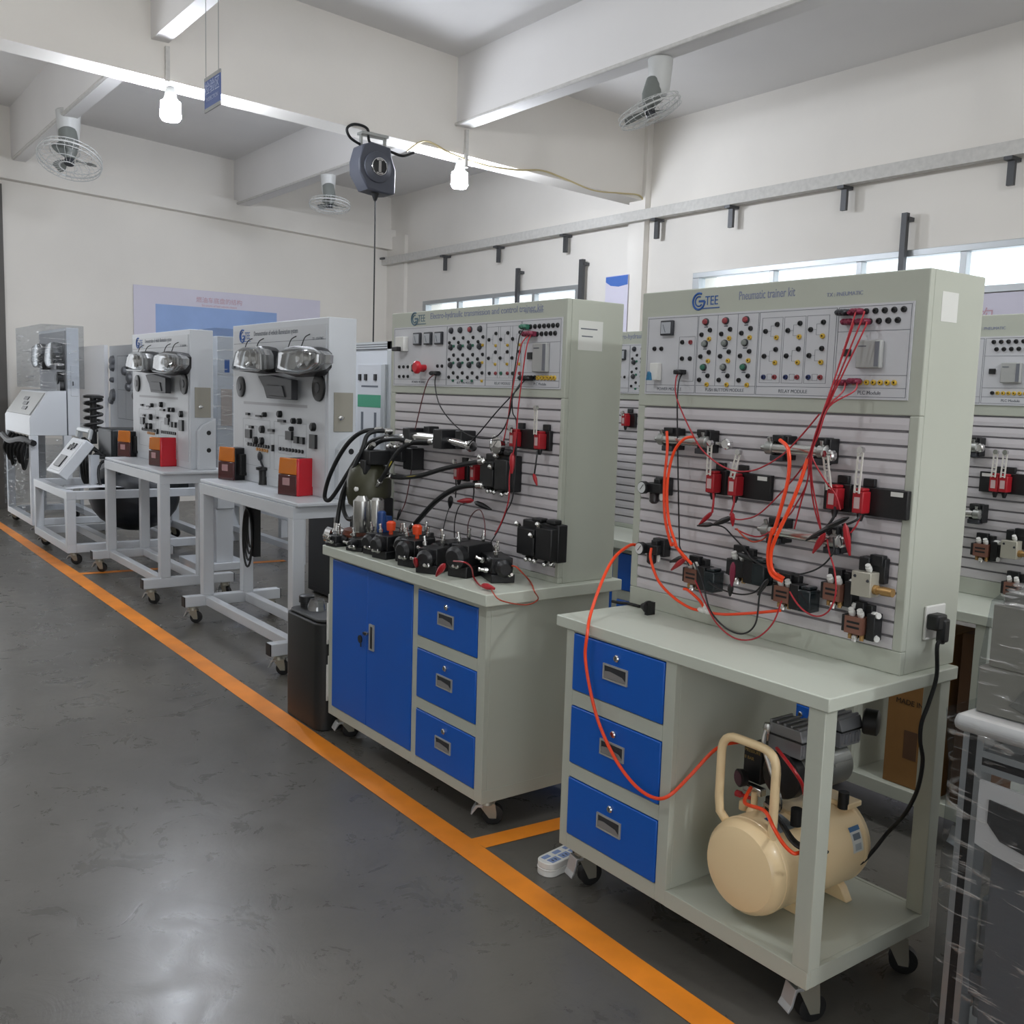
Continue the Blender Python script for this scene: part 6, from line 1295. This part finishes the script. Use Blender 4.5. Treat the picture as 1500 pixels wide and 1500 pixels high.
b.box(.2, .48, -.001, 0, 1.5, 1.515, 3).box(.42, .46, -.001, 0, 1.1, 1.3, 3).box(.2, .24, -.001, 0, 1.15, 1.3, 3)
b.build('printed_sheet', [LAMPB, GREENB, BLACK, INK], o, smooth=0)
text('ABCDEF', .06, INK, o, (.2, -.001, 1.63)) if 0 else None
MB().box(.56, .62, -.02, .01, .85, 1.68).build('side_rail', ALU, t, smooth=0, bevel=.003)
t = thing('dark_cabinet', 'black cabinet on the floor behind the black canister', 'cabinet', (-4.36, 1.22, 0))
MB().box(0, .42, 0, .4, .02, .64).box(.02, .4, -.004, 0, .05, .6).build('cabinet_body', mat('cabinet_black', '#16181d', .45), t, bevel=.005)
for x in (.05, .37): MB().box(x-.02, x+.02, .03, .37, 0, .02).build('foot', BLK2, t)
# low second-row frames glimpsed under the lamp trainer tables
t = thing('low_frame', 'low white frame on the floor beyond the lamp trainers, seen under the tables', 'frame', (-6.95, 1.6, 0))
for x in (0, 1.5):
    for y in (0, .5): MB().box(x, x+.07, y, y+.07, 0, .75).build('post', MASC, t)
MB().box(.07, 1.5, 0, .07, .35, .42).box(.07, 1.5, .5, .57, .35, .42).box(0, 1.57, 0, .57, .75, .79).box(.07, 1.5, 0, .07, .1, .15).build('rail', MASC, t, smooth=0)
MB().box(.75, 1.05, .1, .45, .42, .7).build('black_unit', BLACK, t, bevel=.01)

# ------------------------------------------------------------------ light, camera, view
# the other lamps of the hall, hung below its beams outside the frame
for x, y, z, e in ((-.35, .5, 3.45, 26), (-.35, 3.1, 3.35, 6), (-5.3, -2.1, 3.5, 60), (-.35, -2.1, 3.5, 48), (4.2, .5, 3.45, 135), (4.2, 3.1, 3.35, 34)):
    L_ = bpy.data.lights.new('hall_lamp', 'POINT'); L_.energy = e; L_.color = (.93, .96, 1); L_.shadow_soft_size = .09
    lo = bpy.data.objects.new('hall_lamp', L_); lo.location = (x, y, z); col.objects.link(lo)
bpy.context.view_layer.update()
dg_ = bpy.context.evaluated_depsgraph_get(); fonts = [o for o in scn.objects if o.type == 'FONT']
done = {}
for o in fonts:
    if o.data.name not in done: done[o.data.name] = bpy.data.meshes.new_from_object(o.evaluated_get(dg_))
    n = bpy.data.objects.new('lettering_mesh', done[o.data.name]); col.objects.link(n); n.parent = o.parent
    n.location, n.rotation_euler, n.scale = o.location, o.rotation_euler, o.scale
    for c in list(o.children): c.parent = n
    nm_ = o.name; bpy.data.objects.remove(o); n.name = nm_
wd = bpy.data.worlds.new('daylight'); scn.world = wd; wd.use_nodes = True
bg = wd.node_tree.nodes['Background']; bg.inputs['Color'].default_value = (.93, .96, 1, 1); bg.inputs['Strength'].default_value = 2.2
cam = bpy.data.cameras.new('camera'); co = bpy.data.objects.new('camera', cam); col.objects.link(co)
cam.sensor_fit = 'HORIZONTAL'; cam.sensor_width = 36; cam.lens = FPX*36/1500; cam.clip_end = 100; cam.clip_start = .05
Mx = Matrix((_r, _u, -_f)).transposed().to_4x4(); Mx.translation = CAM; co.matrix_world = Mx
scn.camera = co
scn.view_settings.view_transform = 'Standard'; scn.view_settings.look = 'None'; scn.view_settings.gamma = 1; scn.view_settings.use_curve_mapping = False
scn.view_settings.exposure = 0.27
scn.cycles.max_bounces = 7; scn.cycles.diffuse_bounces = 4; scn.cycles.transparent_max_bounces = 10; scn.cycles.adaptive_threshold = .02; scn.cycles.use_denoising = True
scn.cycles.sample_clamp_indirect = 6
